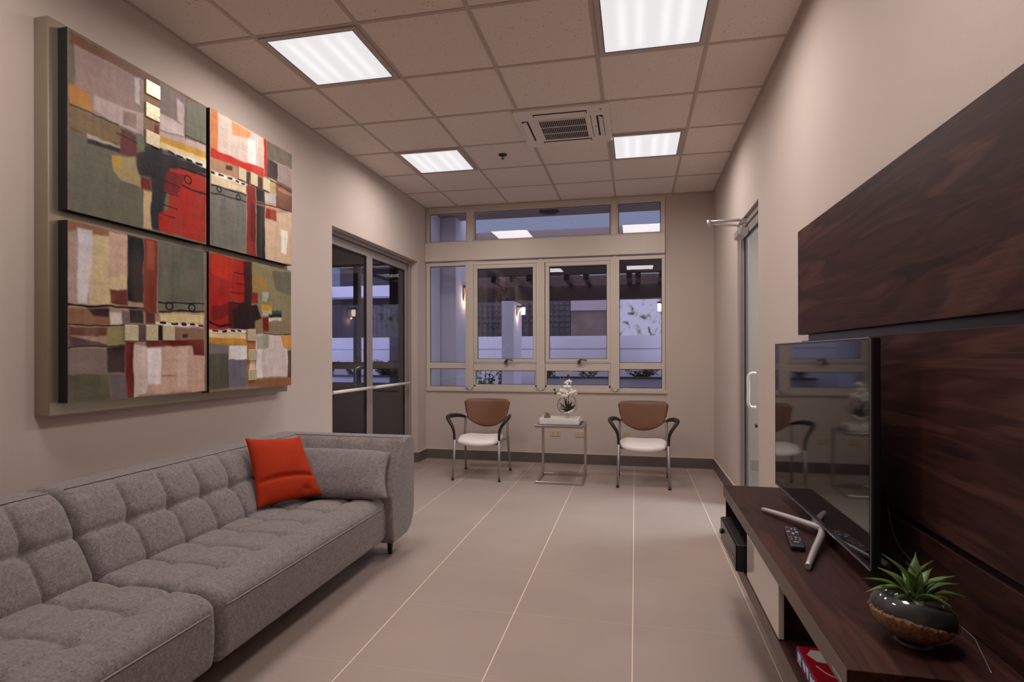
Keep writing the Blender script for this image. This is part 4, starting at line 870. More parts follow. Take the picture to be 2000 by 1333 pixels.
# pillows
def pillow(name, TL, TR, BR, BL, th, m, parent=None, seam=None, puck=.06, wr=.0, seed=1, N=44, pv=None):
    pv = puck if pv is None else pv
    """cushion spanned by four world corners"""
    TL, TR, BR, BL = map(Vector, (TL, TR, BR, BL)); nrm = ((TR-BL).cross(TL-BR)).normalized()
    if nrm.dot(Vector((0, 0, EYE))-TL) < 0: nrm = -nrm
    rnd = np.random.RandomState(seed)
    bm = BM(); vs = {}
    for sgn in (1, -1):
        for i in range(N+1):
            for j in range(N+1):
                u, v = i/N, j/N
                edge = i in (0, N) or j in (0, N)
                if edge and (i, j, 1) in vs: vs[(i, j, sgn)] = vs[(i, j, 1)]; continue
                a, b = 2*u-1, 2*v-1
                uu = .5+.5*a*(1-puck*(1-b*b)); vv = .5+.5*b*(1-pv*(1-a**4))
                p = (TL.lerp(TR, uu)).lerp(BL.lerp(BR, uu), vv)
                t = th*((1-a**4)*(1-b**4))**.55*(1-.25*(a*a+b*b)*.5)
                if sgn > 0 and wr and not edge:
                    t += wr*(math.sin(9*v+3*u+seed)*.5+math.sin(5*u*3+4*v)*.3)*(1-a*a)*(1-b*b)
                    if seam: t -= .020*math.exp(-((vv-seam-.05*a*a)/.03)**2)*(1-a**6)
                    if seam: t -= .012*math.exp(-(((uu-.75)/.06)**2+((vv-.86)/.05)**2))
                vs[(i, j, sgn)] = bm.verts.new(p+nrm*t*sgn)
        for i in range(N):
            for j in range(N):
                q = [vs[(i, j, sgn)], vs[(i+1, j, sgn)], vs[(i+1, j+1, sgn)], vs[(i, j+1, sgn)]]
                try: f = bm.faces.new(q if sgn > 0 else q[::-1]); f.smooth = True
                except ValueError: pass
    return link_mesh(name, bm, m, parent)
tag(pillow('throw_pillow', (-2.228, 2.915, .822), (-2.035, 3.17, .800), (-1.88, 3.175, .440), (-2.080, 2.82, .435), .055, M['red'], seam=.62, puck=.07, wr=.006, seed=3), 'square red-orange throw pillow leaning on the sofa back', 'pillow')
tag(pillow('lumbar_pillow', (-2.19, 3.345, .688), (-1.545, 3.425, .672), (-1.475, 3.225, .430), (-2.12, 3.165, .430), .068, M['fabric'], puck=.085, wr=.010, seed=8, N=60, pv=-.06), 'long grey bolster pillow leaning on the sofa armrest', 'pillow')

# ================================================================ GUEST CHAIRS (origin on the floor under the seat, facing -y)
def make_chair():
    t = thing('guest_chair', 'x', 'chair', (0, 0, 0), 'tan and white guest chairs')
    # seat cushion : rounded plan, waterfall front
    b = BM(); N = 36; top = {}; 
    def outline(a, bb):
        # map square to plan: front (bb=-1) bulges
        w = .232*(1-.10*max(0, bb)); x = a*w*math.sqrt(1-.18*bb*bb) ; y = bb*.225*math.sqrt(1-.16*a*a)-.03-.02*(1-a*a)*max(0, -bb)
        return x, y
    for sgn in (1, -1):
        for i in range(N+1):
            for j in range(N+1):
                a, c = 2*i/N-1, 2*j/N-1; e = i in (0, N) or j in (0, N)
                if e and sgn < 0: top[(i, j, -1)] = top[(i, j, 1)]; continue
                x, y = outline(a, c)
                r = ((1-a**6)*(1-c**6))**.5
                z = .408-.012*(1-a*a) + (-.028*max(0, -c)**3*(1-.4*a*a)) + .010*a*a*(1-abs(c))
                z += (.036 if sgn > 0 else -.040)*r
                top[(i, j, sgn)] = b.verts.new((x, y, z))
        for i in range(N):
            for j in range(N):
                q = [top[(i, j, sgn)], top[(i+1, j, sgn)], top[(i+1, j+1, sgn)], top[(i, j+1, sgn)]]
                f = b.faces.new(q if sgn > 0 else q[::-1]); f.smooth = True
    link_mesh('seat', b, M['vinyl'], t)
    # black seat pan
    b = prism(BM(), [(x*.90, y*.90) for x, y in [outline(math.cos(k/24*2*PI)*1.12 if abs(math.cos(k/24*2*PI)*1.12) < 1 else math.copysign(1, math.cos(k/24*2*PI)), math.sin(k/24*2*PI)*1.12 if abs(math.sin(k/24*2*PI)*1.12) < 1 else math.copysign(1, math.sin(k/24*2*PI))) for k in range(24)]], 'z', .356, .376)
    link_mesh('seat_pan', b, M['black'], t)
    # backrest : shield outline, curved in plan
    b = BM(); NX, NZ = 30, 24; V = {}
    for sgn in (1, -1):
        for i in range(NX+1):
            for j in range(NZ+1):
                a, v = 2*i/NX-1, j/NZ                     # v 0 bottom, 1 top
                e = i in (0, NX) or j in (0, NZ)
                if e and sgn < 0: V[(i, j, -1)] = V[(i, j, 1)]; continue
                hw = .226+.040*v-.018*max(0, (v-.86)/.14)**2
                if v < .12: hw -= .012*((.12-v)/.12)**2
                x = a*hw
                zb = .492+.092*abs(a)**2.1; zt = .805-.004*a*a-.016*max(0, (abs(a)-.86)/.14)**2
                z = zb+(zt-zb)*v
                y = .235+.055*(z-.5)/.3-.050*a*a+.02
                tt = .024*((1-a**8)*(1-(2*v-1)**8))**.5
                V[(i, j, sgn)] = b.verts.new((x, y-sgn*tt, z))
        for i in range(NX):
            for j in range(NZ):
                q = [V[(i, j, sgn)], V[(i+1, j, sgn)], V[(i+1, j+1, sgn)], V[(i, j+1, sgn)]]
                f = b.faces.new(q if sgn > 0 else q[::-1]); f.smooth = True
    link_mesh('backrest', b, M['leather'], t)
    for s in (-1, 1):
        lg = tube(BM(), [(s*.246, -.285, .012), (s*.240, -.262, .20), (s*.236, -.245, .415)], [.0115, .0135, .015], 14)
        l = link_mesh('leg', lg, M['silver'], t)
        link_mesh('foot_cap', tube(BM(), [(s*.246, -.285, 0), (s*.246, -.285, .022)], .015, 12), M['black'], l)
        lg = tube(BM(), spline([(s*.256, .290, .012), (s*.250, .245, .20), (s*.243, .205, .40), (s*.240, .215, .52), (s*.238, .232, .64)], 4), .0130, 14)
        l = link_mesh('leg', lg, M['silver'], t)
        link_mesh('foot_cap', tube(BM(), [(s*.256, .290, 0), (s*.256, .290, .022)], .015, 12), M['black'], l)
        # armrest : front upright flares outwards, pad runs back to the upright
        P = spline([(s*.237, -.245, .400), (s*.240, -.248, .48), (s*.256, -.250, .545), (s*.300, -.235, .612), (s*.322, -.195, .640), (s*.318, -.10, .648), (s*.292, .04, .640), (s*.262, .16, .620), (s*.243, .225, .600)], 5)
        n = len(P); R = [.0135+.006*math.sin(PI*min(1, max(0, (k/n-.15)/.85))) for k in range(n)]
        link_mesh('armrest', tube(BM(), P, R, 14, flat=[1.0+.35*math.sin(PI*min(1, k/n)) for k in range(n)], up=(s, 0, .2)), M['black'], t)
        link_mesh('side_rail', tube(BM(), [(s*.236, -.245, .385), (s*.225, -.1, .375), (s*.243, .205, .395)], .0085, 10), M['silver'], t)
    link_mesh('cross_rail', tube(BM(), [(-.225, -.12, .362), (.225, -.12, .362)], .010, 10), M['silver'], t)
    link_mesh('cross_rail', tube(BM(), [(-.235, .16, .375), (.235, .16, .375)], .010, 10), M['silver'], t)
    return t
c1 = make_chair()
c2 = copy_tree(c1)
c1.location = (-1.617, 5.925, 0); c1.rotation_euler = (0, 0, math.radians(2.0)); c1['label'] = 'tan and white guest chair left of the side table'
c2.location = (.0775, 5.93, 0); c2.rotation_euler = (0, 0, math.radians(-.5)); c2['label'] = 'tan and white guest chair right of the side table'

# ================================================================ SIDE TABLE and what stands on it
tx0, tx1, ty0, ty1, tz = -.99, -.508, 5.64, 6.10, .592
st = thing('side_table', 'brushed steel side table with dark glass top between the two chairs', 'table', ((tx0+tx1)/2, (ty0+ty1)/2, 0))
b = BM(); q = .026
box(b, tx0, tx1, ty0, ty0+q, tz-q, tz); box(b, tx0, tx1, ty1-q, ty1, tz-q, tz); box(b, tx0, tx0+q, ty0+q, ty1-q, tz-q, tz); box(b, tx1-q, tx1, ty0+q, ty1-q, tz-q, tz)
fr = link_mesh('top_frame', b, M['chrome'], st, bevel=.002, bseg=1)
link_mesh('table_top', boxes((tx0+q, tx1-q, ty0+q, ty1-q, tz-.010, tz-.001)), M['black'], st)
b = BM(); box(b, tx0, tx1, ty0, ty0+q, 0, q); box(b, tx0, tx1, ty1-q, ty1, 0, q); box(b, tx0, tx0+q, ty0+q, ty1-q, 0, q); box(b, tx1-q, tx1, ty0+q, ty1-q, 0, q)
link_mesh('base_frame', b, M['chrome'], st, bevel=.002, bseg=1)
for x0 in (tx0, tx1-q):
    link_mesh('leg', boxes((x0, x0+q, ty1-q, ty1, q, tz-q)), M['chrome'], st, bevel=.002, bseg=1)
zt = tz
tr = thing('tray', 'white rectangular tray with raised sides on the side table', 'tray', (-.755, 5.835, zt))
b = BM(); box(b, -.955, -.555, 5.72, 5.95, zt, zt+.010); box(b, -.955, -.555, 5.72, 5.731, zt+.01, zt+.062); box(b, -.955, -.555, 5.939, 5.95, zt+.01, zt+.062); box(b, -.955, -.944, 5.731, 5.939, zt+.01, zt+.062); box(b, -.566, -.555, 5.731, 5.939, zt+.01, zt+.062)
link_mesh('tray_body', b, M['traywhite'], tr, bevel=.003)
b = BM(); tube(b, spline([(-.553, 5.80, zt+.040), (-.544, 5.81, zt+.040), (-.544, 5.87, zt+.040), (-.553, 5.88, zt+.040)], 3), .004, 8)
link_mesh('tray_handle', b, M['whitemetal'], tr)
# little pot with an air plant
zb = zt+.0105
def blade(bm, base, tip, width, up=(0, 0, 1), curve=.2, n=8, thick=.0012, fold=.15):
    base, tip = Vector(base), Vector(tip); d = tip-base; L = d.length; side = d.cross(Vector(up))
    side = side.normalized() if side.length > 1e-6 else Vector((1, 0, 0)); nn = side.cross(d).normalized()
    top = []; bot = []
    for i in range(n+1):
        t = i/n; c = base.lerp(tip, t)+nn*curve*L*math.sin(PI*t)*1.0
        w_ = width*(math.sin(PI*min(1, .22+t*.78))**.8)*(1-t**6)+.0004
        for dst, o in ((top, thick), (bot, -thick)):
            dst.append([bm.verts.new(c-side*w_+nn*(o+fold*w_)), bm.verts.new(c+nn*o), bm.verts.new(c+side*w_+nn*(o+fold*w_))])
    for S, fl in ((top, 0), (bot, 1)):
        for i in range(n):
            for k in (0, 1):
                q = [S[i][k], S[i][k+1], S[i+1][k+1], S[i+1][k]]; f = bm.faces.new(q[::-1] if fl else q); f.smooth = True
    for i in range(n):
        bm.faces.new((top[i][0], top[i+1][0], bot[i+1][0], bot[i][0])); bm.faces.new((top[i][2], bot[i][2], bot[i+1][2], top[i+1][2]))
def tuft(bm, c, r, n, w_, seed, emin=.2, emax=1.4, curve=.15):
    rn = random.Random(seed)
    for i in range(n):
        a = 2*PI*i/n*2.4; e = emin+(emax-emin)*((i/n)**.9); L = r*rn.uniform(.75, 1.1)
        blade(bm, c, Vector(c)+Vector((math.cos(a)*math.cos(e), math.sin(a)*math.cos(e), math.sin(e)))*L, w_, curve=curve)
sc_ = thing('potted_succulent', 'tiny grey pot of pale spiky succulent at the left end of the tray', 'plant', (-.885, 5.79, zb))
b = BM(); lathe(b, [(0, zb), (.024, zb), (.030, zb+.010), (.033, zb+.068), (.029, zb+.072), (.027, zb+.064), (0, zb+.062)], -.885, 5.79, 20)
link_mesh('pot', b, M['greypot'], sc_)
b = BM(); tuft(b, (-.885, 5.79, zb+.060), .060, 34, .006, 5, .55, 1.45)
link_mesh('leaves', b, M['air'], sc_)
# orchid in a round glass bowl with slanted mouth
ox, oy, oz, orr = -.684, 5.86, .782, .106
oc = thing('orchid_arrangement', 'white orchid in a round clear glass bowl standing on the tray', 'plant', (ox, oy, zb))
tilt = Matrix.Translation((ox, oy, oz)) @ Matrix.Rotation(math.radians(-62), 4, 'X') @ Matrix.Rotation(math.radians(-14), 4, 'Z')
b = BM(); prof = []
for k in range(25):
    a = PI*(1-k/24*.80); prof.append((orr*math.sin(a)+1e-7*(k > 0), -orr*-math.cos(a)))
prof = [(max(0, orr*math.sin(PI*k/24*.60)), -orr*math.cos(PI*k/24*.60)) for k in range(25)]
# bowl opens toward the viewer and up; rim slanted
mt = Matrix.Translation((ox, oy, oz)) @ Matrix.Rotation(math.radians(-24), 4, 'Z') @ Matrix.Rotation(math.radians(57), 4, 'X')
lathe(b, prof, 0, 0, 40); xform(b, mt)
rimz = prof[-1]
bo = link_mesh('glass_bowl', b, M['glassc'], oc)
rr = BM(); tube(rr, [mt @ Vector((rimz[0]*math.cos(2*PI*k/48), rimz[0]*math.sin(2*PI*k/48), rimz[1])) for k in range(48)], .0028, 8, closed=True)
link_mesh('rim', rr, M['grout'], bo)
b = BM(); lathe(b, [(0, zb), (.030, zb), (.030, zb+.004), (.014, zb+.012), (.016, oz-orr+.006)], ox, oy, 24); link_mesh('foot', b, M['glassc'], bo)
rn = random.Random(11)
for i in range(16):
    r_ = rn.uniform(.010, .017); a = rn.uniform(0, 2*PI); d = rn.uniform(0, .062)
    px, py = ox+d*math.cos(a), oy+d*math.sin(a); pz = oz-math.sqrt(orr**2-d*d)+r_+.006+rn.uniform(0, .014)
    b = BM(); bmesh.ops.create_uvsphere(b, u_segments=12, v_segments=8, radius=r_)
    xform(b, Matrix.Translation((px, py, pz)) @ Matrix.Diagonal((1.2, 1, .75, 1)))
    link_mesh('pebble', b, M['pebble'], oc, smooth=True)
root = Vector((ox+.002, oy, oz-.068))
b = BM()
for tx_, tz_, w_ in ((.085, .012, .014), (-.085, .035, .009), (.05, .055, .011), (-.03, .075, .012), (.075, -.012, .010), (-.06, -.03, .010), (.015, .07, .010)):
    blade(b, root, (ox+tx_, oy+random.uniform(-.05, .03), oz+tz_-.01), w_, up=(0, 1, .3), curve=.12)
tuft(b, root+Vector((0, 0, -.004)), .045, 16, .007, 3, .0, 1.0)
link_mesh('orchid_leaves', b, M['leafdark'], oc)
b = BM(); tuft(b, (ox-.060, oy-.01, oz-.055), .06, 26, .004, 9)
link_mesh('air_plant', b, M['air'], oc)
def flower(c, s, face, tw):
    f = BM(); c = Vector(c); face = Vector(face).normalized(); u = face.cross(Vector((0, 0, 1))).normalized(); v = u.cross(face)
    for k, (ang, ln, wd) in enumerate([(90, 1, .42), (210, 1, .42), (330, 1, .42), (20, .95, .62), (160, .95, .62)]):
        a = math.radians(ang+tw); d = (u*math.cos(a)+v*math.sin(a)); sd = face.cross(d)
        P = []
        for i in range(7):
            t = i/6; w_ = s*wd*math.sin(PI*(.12+.80*t))*.62
            cc = c+d*s*ln*t+face*(.12*s*math.sin(PI*t)+(.004 if k > 2 else 0))
            P.append((f.verts.new(cc-sd*w_-face*.10*w_), f.verts.new(cc), f.verts.new(cc+sd*w_-face*.10*w_)))
        for A, B in zip(P[:-1], P[1:]):
            for q in (0, 1): ff = f.faces.new((A[q], A[q+1], B[q+1], B[q])); ff.smooth = True
    o = link_mesh('flower', f, M['petal'], oc)
    md = o.modifiers.new('solid', 'SOLIDIFY'); md.thickness = .0015
    h = BM(); bmesh.ops.create_uvsphere(h, u_segments=8, v_segments=6, radius=s*.16); xform(h, Matrix.Translation(c+face*.006))
    link_mesh('lip', h, M['air'], o, smooth=True)
for p, s, fc, tw in [((-.668, 5.84, 1.018), .034, (.3, -1, .2), 8), ((-.695, 5.83, 1.005), .026, (-.3, -1, .3), 30), ((-.684, 5.825, .962), .046, (0, -1, .1), 0), ((-.735, 5.83, .915), .042, (-.4, -1, 0), 20),
                     ((-.700, 5.82, .905), .042, (-.1, -1, -.1), 50), ((-.628, 5.83, .905), .048, (.3, -1, -.1), -18), ((-.712, 5.82, .872), .036, (-.1, -1, -.2), 10), ((-.768, 5.84, .888), .032, (-.5, -1, 0), 0), ((-.748, 5.84, .93), .028, (-.3, -1, .2), 44)]:
    flower(p, s, fc, tw)
b = BM()
tube(b, spline([root, (ox-.015, oy, oz+.02), (ox-.035, oy-.01, .88), (ox-.07, oy-.01, .925), (ox-.135, oy-.01, .915)], 6), .0026, 6)
tube(b, spline([root, (ox+.008, oy, oz+.02), (ox+.012, oy-.01, .90), (ox+.004, oy-.01, .98), (ox+.010, oy-.01, 1.035), (ox+.002, oy-.01, 1.06)], 6), .0026, 6)
tube(b, spline([root, (ox-.012, oy, oz+.06), (ox+.02, oy-.01, .87)], 6), .0035, 6)
tube(b, spline([root, (ox-.028, oy, oz+.04), (ox-.045, oy-.01, .865)], 6), .004, 6)
link_mesh('orchid_stem', b, M['stem'], oc)
b = BM()
for p in ((-.819, 5.85, .936), (-.812, 5.85, .902), (-.676, 5.85, 1.085), (-.668, 5.85, 1.07)):
    s = BM(); bmesh.ops.create_uvsphere(s, u_segments=10, v_segments=8, radius=.011); xform(s, Matrix.Translation(p) @ Matrix.Diagonal((1, 1, 1.25, 1)))
    link_mesh('bud', s, M['bud'], oc, smooth=True)
b.free(); b = BM()
tube(b, spline([(ox-.06, oy+.01, .87), (-.752, 5.87, .98), (-.765, 5.87, 1.08), (-.770, 5.87, 1.115)], 6), .0022, 6)
tube(b, [(-.788, 5.86, 1.098), (-.640, 5.86, 1.132)], .0028, 6)
tube(b, spline([(ox-.05, oy+.01, .88), (-.735, 5.87, 1.0), (-.722, 5.87, 1.10), (-.715, 5.87, 1.20)], 5), .0012, 5)
tube(b, spline([(ox-.04, oy+.01, .88), (-.725, 5.88, 1.02), (-.70, 5.88, 1.16)], 5), .001, 5)
link_mesh('twigs', b, M['twig'], oc)

# wall outlets
for x0, x1, z0, z1, lb in ((-.995, -.877, .322, .392, 'ivory wall outlet on the left below the side table'), (-.700, -.582, .320, .390, 'ivory wall outlet on the right below the side table'), (-.205, -.087, .318, .388, 'ivory wall outlet half hidden behind the right chair')):
    t = thing('wall_outlet', lb, 'outlet', ((x0+x1)/2, YB, (z0+z1)/2), 'ivory outlets on the back wall')
    link_mesh('cover_plate', boxes((x0, x1, YB-.008, YB, z0, z1)), M['outlet'], t, bevel=.003)
    b = BM(); c = (x0+x1)/2; zc = (z0+z1)/2
    for dx in (-.028, .028):
        for dz in (-.008, .008): box(b, c+dx-.006, c+dx+.004, YB-.0095, YB-.007, zc+dz-.0015, zc+dz+.0015)
        tube(b, [(c+dx+.010, YB-.0095, zc), (c+dx+.010, YB-.007, zc)], .0028, 8)
    link_mesh('sockets', b, M['hole'], t)

# ================================================================ MEDIA WALL
PY1 = 3.158; PY0 = .55
wp = thing('media_wall_panel', 'dark walnut wall panelling in three boards behind the television', 'wall panel', (XR, 2.0, .6))
link_mesh('upper_board', boxes((.815, .848, PY0, PY1, 1.403, 1.932)), M['wood'], wp, bevel=.0015, bseg=1)
link_mesh('middle_board', boxes((.827, .855, PY0, PY1-.02, .800, 1.372)), M['wood'], wp, bevel=.0015, bseg=1)
link_mesh('lower_board', boxes((.827, .855, PY0, PY1-.02, .602, .778)), M['wood'], wp, bevel=.0015, bseg=1)
link_mesh('dark_backing', boxes((.851, XR, PY0+.02, PY1-.05, .602, 1.90)), M['tvback'], wp)
# floating console
cx0, cx1 = .462, XR-.001
cs = thing('media_console', 'floating dark walnut media console under the television', 'tv console', (.66, 2.3, .29))
def cpart(n, l, m): return link_mesh(n, boxes(l), m, cs, bevel=.0012, bseg=1)
cpart('console_top', (cx0+.002, cx1, 1.405, 3.235, .542, .600), M['wood'])
cpart('edge_band', (cx0, cx0+.002, 1.405, 3.235, .542, .600), M['woodedge'])
cpart('bottom_shelf', (cx0+.002, cx1, .70, 3.235, .290, .350), M['wood'])
cpart('edge_band', (cx0, cx0+.002, .70, 3.235, .290, .350), M['woodedge'])
cpart('back_board', (cx1-.02, cx1, .70, 3.235, .350, .542), M['wood'])
cpart('divider', (cx0+.012, cx1-.02, 2.055, 2.075, .350, .542), M['wood'])
cpart('divider', (cx0+.012, cx1-.02, 2.590, 2.61, .350, .542), M['wood'])
cpart('divider', (cx0+.012, cx1-.02, 3.215, 3.235, .350, .542), M['wood'])
cpart('drawer_front', (cx0+.004, cx0+.022, 2.045, 2.592, .353, .540), M['whitegloss'])
# lower near part of the console
cpart('near_cabinet', (cx0+.03, cx1, .70, 1.40, .350, .50), M['wood'])
# shiny streak of light modelled as a thin strip on the near edge
link_mesh('edge_glint', boxes((cx0-.002, cx0, 1.43, 1.495, .555, .560)), M['clear'], cs)
# set-top box
dv = thing('media_player', 'black media player box sticking out of the console niche', 'electronics', (.56, 2.83, .352))
dx0 = .428
link_mesh('case', boxes((dx0+.006, .74, 2.640, 3.095, .352, .470)), M['black'], dv, bevel=.006)
fb = BM(); box(fb, dx0, dx0+.006, 2.642, 3.093, .355, .467); link_mesh('front_panel', fb, M['tvback'], dv, bevel=.002)
fb = BM(); tube(fb, [(dx0-.014, 3.02, .415), (dx0, 3.02, .415)], .012, 16); link_mesh('knob', fb, M['black'], dv)
fb = BM(); box(fb, dx0-.002, dx0, 2.66, 2.90, .372, .376); box(fb, dx0-.002, dx0, 2.66, 3.08, .458, .460)
for yy in (2.67, 2.70, 2.73): box(fb, dx0-.003, dx0, yy, yy+.016, .395, .402)
link_mesh('front_trim', fb, M['clear'], dv)
# carton on the shelf
bx = thing('chocolate_box', 'flat red and blue printed carton on the lower console shelf', 'box', (.60, 1.80, .351))
X0, X1, Y0, Y1, Z0, Z1 = .488, .72, 1.56, 1.912, .351, .401
link_mesh('carton', boxes((X0, X1, Y0, Y1, Z0, Z1)), M['boxred'], bx, bevel=.001, bseg=1)
link_mesh('side_print', boxes((X0-.0008, X0, Y0+.004, Y1-.001, Z0+.008, Z1)), M['boxblue'], bx)
b = BM()
for (a, c, d, e) in ((1.895, 1.862, .372, .392), (1.90, 1.858, .363, .366), (1.835, 1.815, .37, .39), (1.80, 1.785, .365, .393), (1.77, 1.74, .368, .388), (1.73, 1.71, .366, .39), (1.70, 1.67, .370, .389), (1.66, 1.63, .366, .386)):
    box(b, X0-.0016, X0-.0008, c, a, d, e)
for y in (1.826, 1.792, 1.754, 1.72, 1.684): tube(b, [(X0-.0014, y, .362), (X0-.0014, y+.014, .394)], .0014, 5)
link_mesh('side_lettering', b, M['boxwhite'], bx)
b = BM()
def hexa(cx_, cy_, a, c):
    prism(b, [(cx_-a, cy_+.2*c), (cx_-.5*a, cy_+c), (cx_+.5*a, cy_+.9*c), (cx_+a, cy_-.1*c), (cx_+.5*a, cy_-c), (cx_-.5*a, cy_-.8*c)], 'z', Z1, Z1+.0008)
hexa(.540, 1.855, .036, .038); hexa(.60, 1.76, .02, .05); hexa(.60, 1.66, .026, .035); hexa(.53, 1.60, .02, .03)
tube(b, spline([(.512, 1.80, Z1), (.535, 1.755, Z1), (.575, 1.735, Z1)], 4), .0016, 5)
link_mesh('top_print', b, M['boxwhite'], bx)

# ---------------------------------------------------------------- television
TY_0, TY_1, TZ0, TZ1, TXF = 1.872, 3.045, .660, 1.358, .680
tv = thing('television', 'large black flat screen television standing on the walnut console', 'television', (.70, 2.45, .60))
link_mesh('body', boxes((TXF+.004, TXF+.030, TY_0, TY_1, TZ0, TZ1)), M['tvback'], tv, bevel=.005)
b = BM(); prism(b, [(TXF+.03, TZ0+.05), (TXF+.055, TZ0+.10), (TXF+.055, TZ0+.40), (TXF+.03, TZ0+.55)], 'y', TY_0+.12, TY_1-.12)
link_mesh('back_housing', b, M['tvback'], tv, bevel=.008)
link_mesh('screen', boxes((TXF+.001, TXF+.005, TY_0+.012, TY_1-.008, TZ0+.022, TZ1-.010)), M['tvscreen'], tv)
b = BM()
box(b, TXF, TXF+.004, TY_0, TY_1, TZ1-.0035, TZ1); box(b, TXF, TXF+.004, TY_0, TY_0+.0035, TZ0, TZ1); box(b, TXF, TXF+.004, TY_1-.0035, TY_1, TZ0, TZ1); box(b, TXF, TXF+.004, TY_0, TY_1, TZ0, TZ0+.004)
link_mesh('bezel', b, M['clear'], tv)
b = BM(); zc = .6
tube(b, spline([(.700, 2.37, .640), (.672, 2.44, .634), (.610, 2.60, .622), (.556, 2.72, .612)], 5), [.0155-.0055*k/15 for k in range(16)], 14)
tube(b, spline([(.700, 2.37, .640), (.668, 2.29, .634), (.605, 2.15, .622), (.550, 2.02, .612)], 5), [.0155-.0055*k/15 for k in range(16)], 14)
tube(b, spline([(.715, 2.40, .640), (.745, 2.33, .634), (.785, 2.19, .622), (.810, 2.08, .612)], 5), [.0155-.0055*k/15 for k in range(16)], 14)
tube(b, spline([(.715, 2.40, .640), (.745, 2.46, .634), (.785, 2.60, .622), (.810, 2.70, .612)], 5), [.0155-.0055*k/15 for k in range(16)], 14)
box(b, .688, .725, 2.33, 2.47, .628, .668)
bmesh.ops.translate(b, verts=b.verts[:], vec=(0, 0, 0))
link_mesh('stand', b, M['silverpaint'], tv)
# remote
rm = thing('remote_control', 'black television remote lying in front of the tv stand', 'remote control', (.585, 2.33, .602))
b = boxes((-.024, .024, -.122, .122, .0, .018)); mt = Matrix.Translation((.585, 2.325, .6015)) @ Matrix.Rotation(math.radians(-8), 4, 'Z'); xform(b, mt)
link_mesh('body', b, M['black'], rm, bevel=.006)
cols_ = {'w': M['boxwhite'], 'r': mat('button_red', (.6, .12, .08), .5), 'b': mat('button_blue', (.28, .28, .62), .5), 'y': mat('button_yellow', (.7, .5, .15), .5), 'g': mat('button_grey', (.10, .09, .10), .5)}
for bxn, byn, w_, h_, c in [(-.014, .108, .010, .008, 'r'), (.014, .108, .009, .007, 'r'), (0, .09, .004, .012, 'w'), (.012, .085, .004, .012, 'w'), (-.014, .05, .011, .018, 'b'), (.014, .05, .011, .018, 'b'), (0, .03, .008, .012, 'w'),
                           (-.014, .01, .007, .005, 'g'), (.014, .01, .007, .005, 'g'), (-.014, -.015, .007, .009, 'r'), (.004, -.018, .006, .008, 'y'), (.016, -.02, .005, .008, 'b'), (-.012, -.04, .005, .004, 'w'), (.002, -.042, .005, .004, 'w'), (.015, -.045, .004, .006, 'w'), (.0, -.075, .017, .004, 'w')]:
    b = boxes((bxn-w_/2, bxn+w_/2, byn-h_/2, byn+h_/2, .0175, .0195)); xform(b, mt); link_mesh('button', b, cols_[c], rm)
# thin cable behind the television
b = tube(BM(), spline([(.822, 2.12, .80), (.824, 2.091, .734), (.822, 2.042, .697), (.822, 1.983, .681), (.822, 1.923, .671), (.823, 1.877, .655), (.823, 1.819, .634), (.824, 1.75, .606), (.822, 1.70, .6025), (.820, 1.622, .6025), (.806, 1.574, .6025), (.767, 1.45, .6025)], 5), .0013, 6)
tag(link_mesh('thin_cable', b, M['silver']), 'thin pale cable running from behind the television over the console', 'cable')
# glass bowl plant near the viewer
px, py, pz = .662, 1.568, .6005
pp = thing('terrarium_plant', 'green spiky rosette plant in a tilted glass bowl on the console', 'plant', (px, py, pz))
bc = Vector((px, py, pz+.072)); mtb = Matrix.Translation(bc) @ Matrix.Rotation(math.radians(-9), 4, 'X') @ Matrix.Rotation(math.radians(12), 4, 'Y')
def ell(k, a=.095, c=.066): return (a*math.sin(k), -c*math.cos(k))
b = BM(); lathe(b, [(ell(PI*.80*k/24)) if k else (0, -.066) for k in range(25)], 0, 0, 40); xform(b, mtb)
gb = link_mesh('glass_bowl', b, M['glassc'], pp)
b = BM(); tube(b, [mtb @ Vector((ell(PI*.80)[0]*math.cos(2*PI*k/40), ell(PI*.80)[0]*math.sin(2*PI*k/40), ell(PI*.80)[1])) for k in range(40)], .003, 8, closed=True); link_mesh('rim', b, M['glassc'], gb)
b = BM(); lathe(b, [(0, pz), (.040, pz), (.042, pz+.003), (.030, pz+.012), (.022, pz+.014)], px, py, 24); link_mesh('foot', b, M['glassc'], gb)
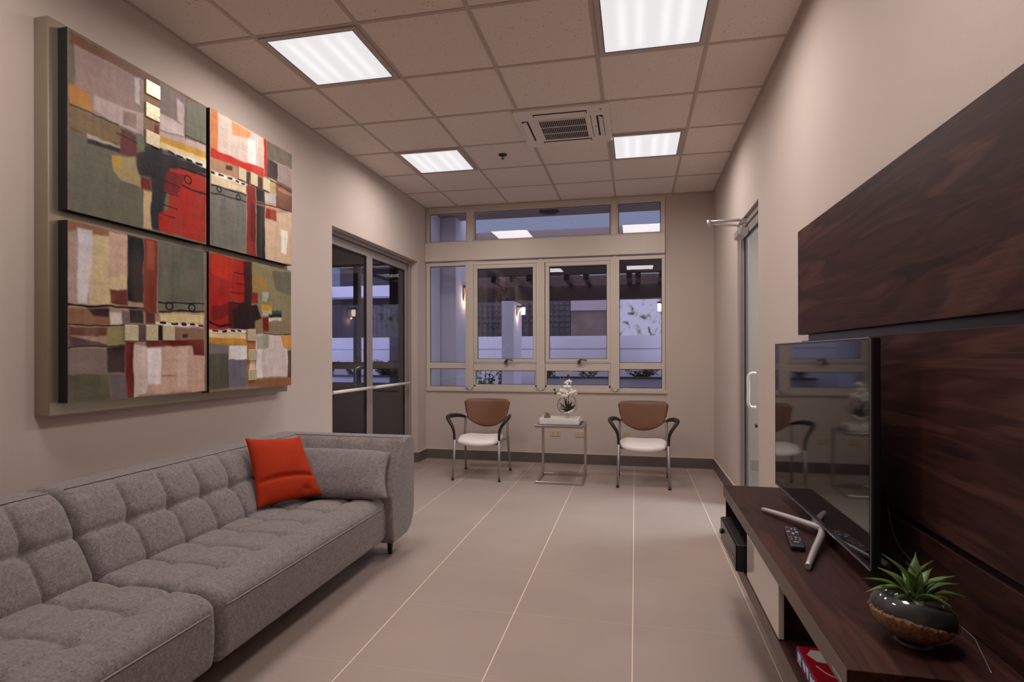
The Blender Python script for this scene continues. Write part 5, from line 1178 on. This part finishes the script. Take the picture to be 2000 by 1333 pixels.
# gravel layer (bottom) and dark sand with tilted surface
def fill(k0, k1, m, name, sc=.955, bumpy=0):
    b = BM(); seg = 48; rn = random.Random(4)
    prof = [ell(k0+(k1-k0)*i/10) for i in range(11)]; rings = []
    for r, z in prof:
        rings.append([b.verts.new((r*sc*math.cos(2*PI*q/seg), r*sc*math.sin(2*PI*q/seg), z*sc+(rn.uniform(-.004, .006) if (bumpy and (r, z) == prof[-1]) else 0))) for q in range(seg)])
    for A, B in zip(rings[:-1], rings[1:]):
        for q in range(seg): f = b.faces.new((A[q], A[(q+1) % seg], B[(q+1) % seg], B[q])); f.smooth = True
    b.faces.new(rings[0]); b.faces.new(rings[-1][::-1]); xform(b, mtb)
    return link_mesh(name, b, m, pp)
fill(.08*PI, .44*PI, M['gravel'], 'gravel', .965, 1)
fill(.42*PI, .66*PI, M['soil'], 'dark_sand', .95)
rn = random.Random(6)
for i in range(26):
    a = 2*PI*i/26+rn.uniform(-.1, .1); k = .45*PI+rn.uniform(-.06, .04); r, z = ell(k)
    b = BM(); bmesh.ops.create_icosphere(b, subdivisions=1, radius=rn.uniform(.003, .006)); xform(b, mtb @ Matrix.Translation((r*.945*math.cos(a), r*.945*math.sin(a), z*.95)))
    link_mesh('gravel_stone', b, M['gravel'], pp)
b = BM(); bmesh.ops.create_uvsphere(b, u_segments=14, v_segments=8, radius=.016); xform(b, Matrix.Translation((px+.062, py+.01, pz+.108)) @ Matrix.Diagonal((1.3, .8, .5, 1))); link_mesh('stone', b, M['gravel'], pp, smooth=True)
rt = Vector((px+.006, py, pz+.098))
lf = [(-.115, 0, .050, .010), (-.118, -.02, .022, .010), (-.062, .03, .105, .014), (-.085, -.03, .045, .012), (-.035, -.04, .090, .012), (.010, .02, .118, .018), (.035, -.01, .110, .015), (.045, -.04, .075, .010), (.088, 0, .072, .013), (.092, -.03, .035, .014), (.05, -.06, .02, .011), (-.04, -.06, -.01, .011), (-.015, -.07, .0, .010),
      (.06, .05, .07, .013), (-.06, .06, .06, .013), (.0, .08, .06, .013), (.02, -.065, .04, .009), (-.02, .0, .10, .011), (-.008, -.03, .075, .009), (.07, -.045, -.005, .010), (.105, .02, .045, .011), (-.07, -.045, .015, .010)]
for i, (dx, dy, dz, w_) in enumerate(lf):
    b = BM(); blade(b, rt+Vector((dx*.08, dy*.08, 0)), rt+Vector((dx, dy, dz)), w_, curve=.16 if dz > .03 else .22, n=12, thick=.0014, fold=.35)
    link_mesh('leaf', b, M['leafgreen'], pp)
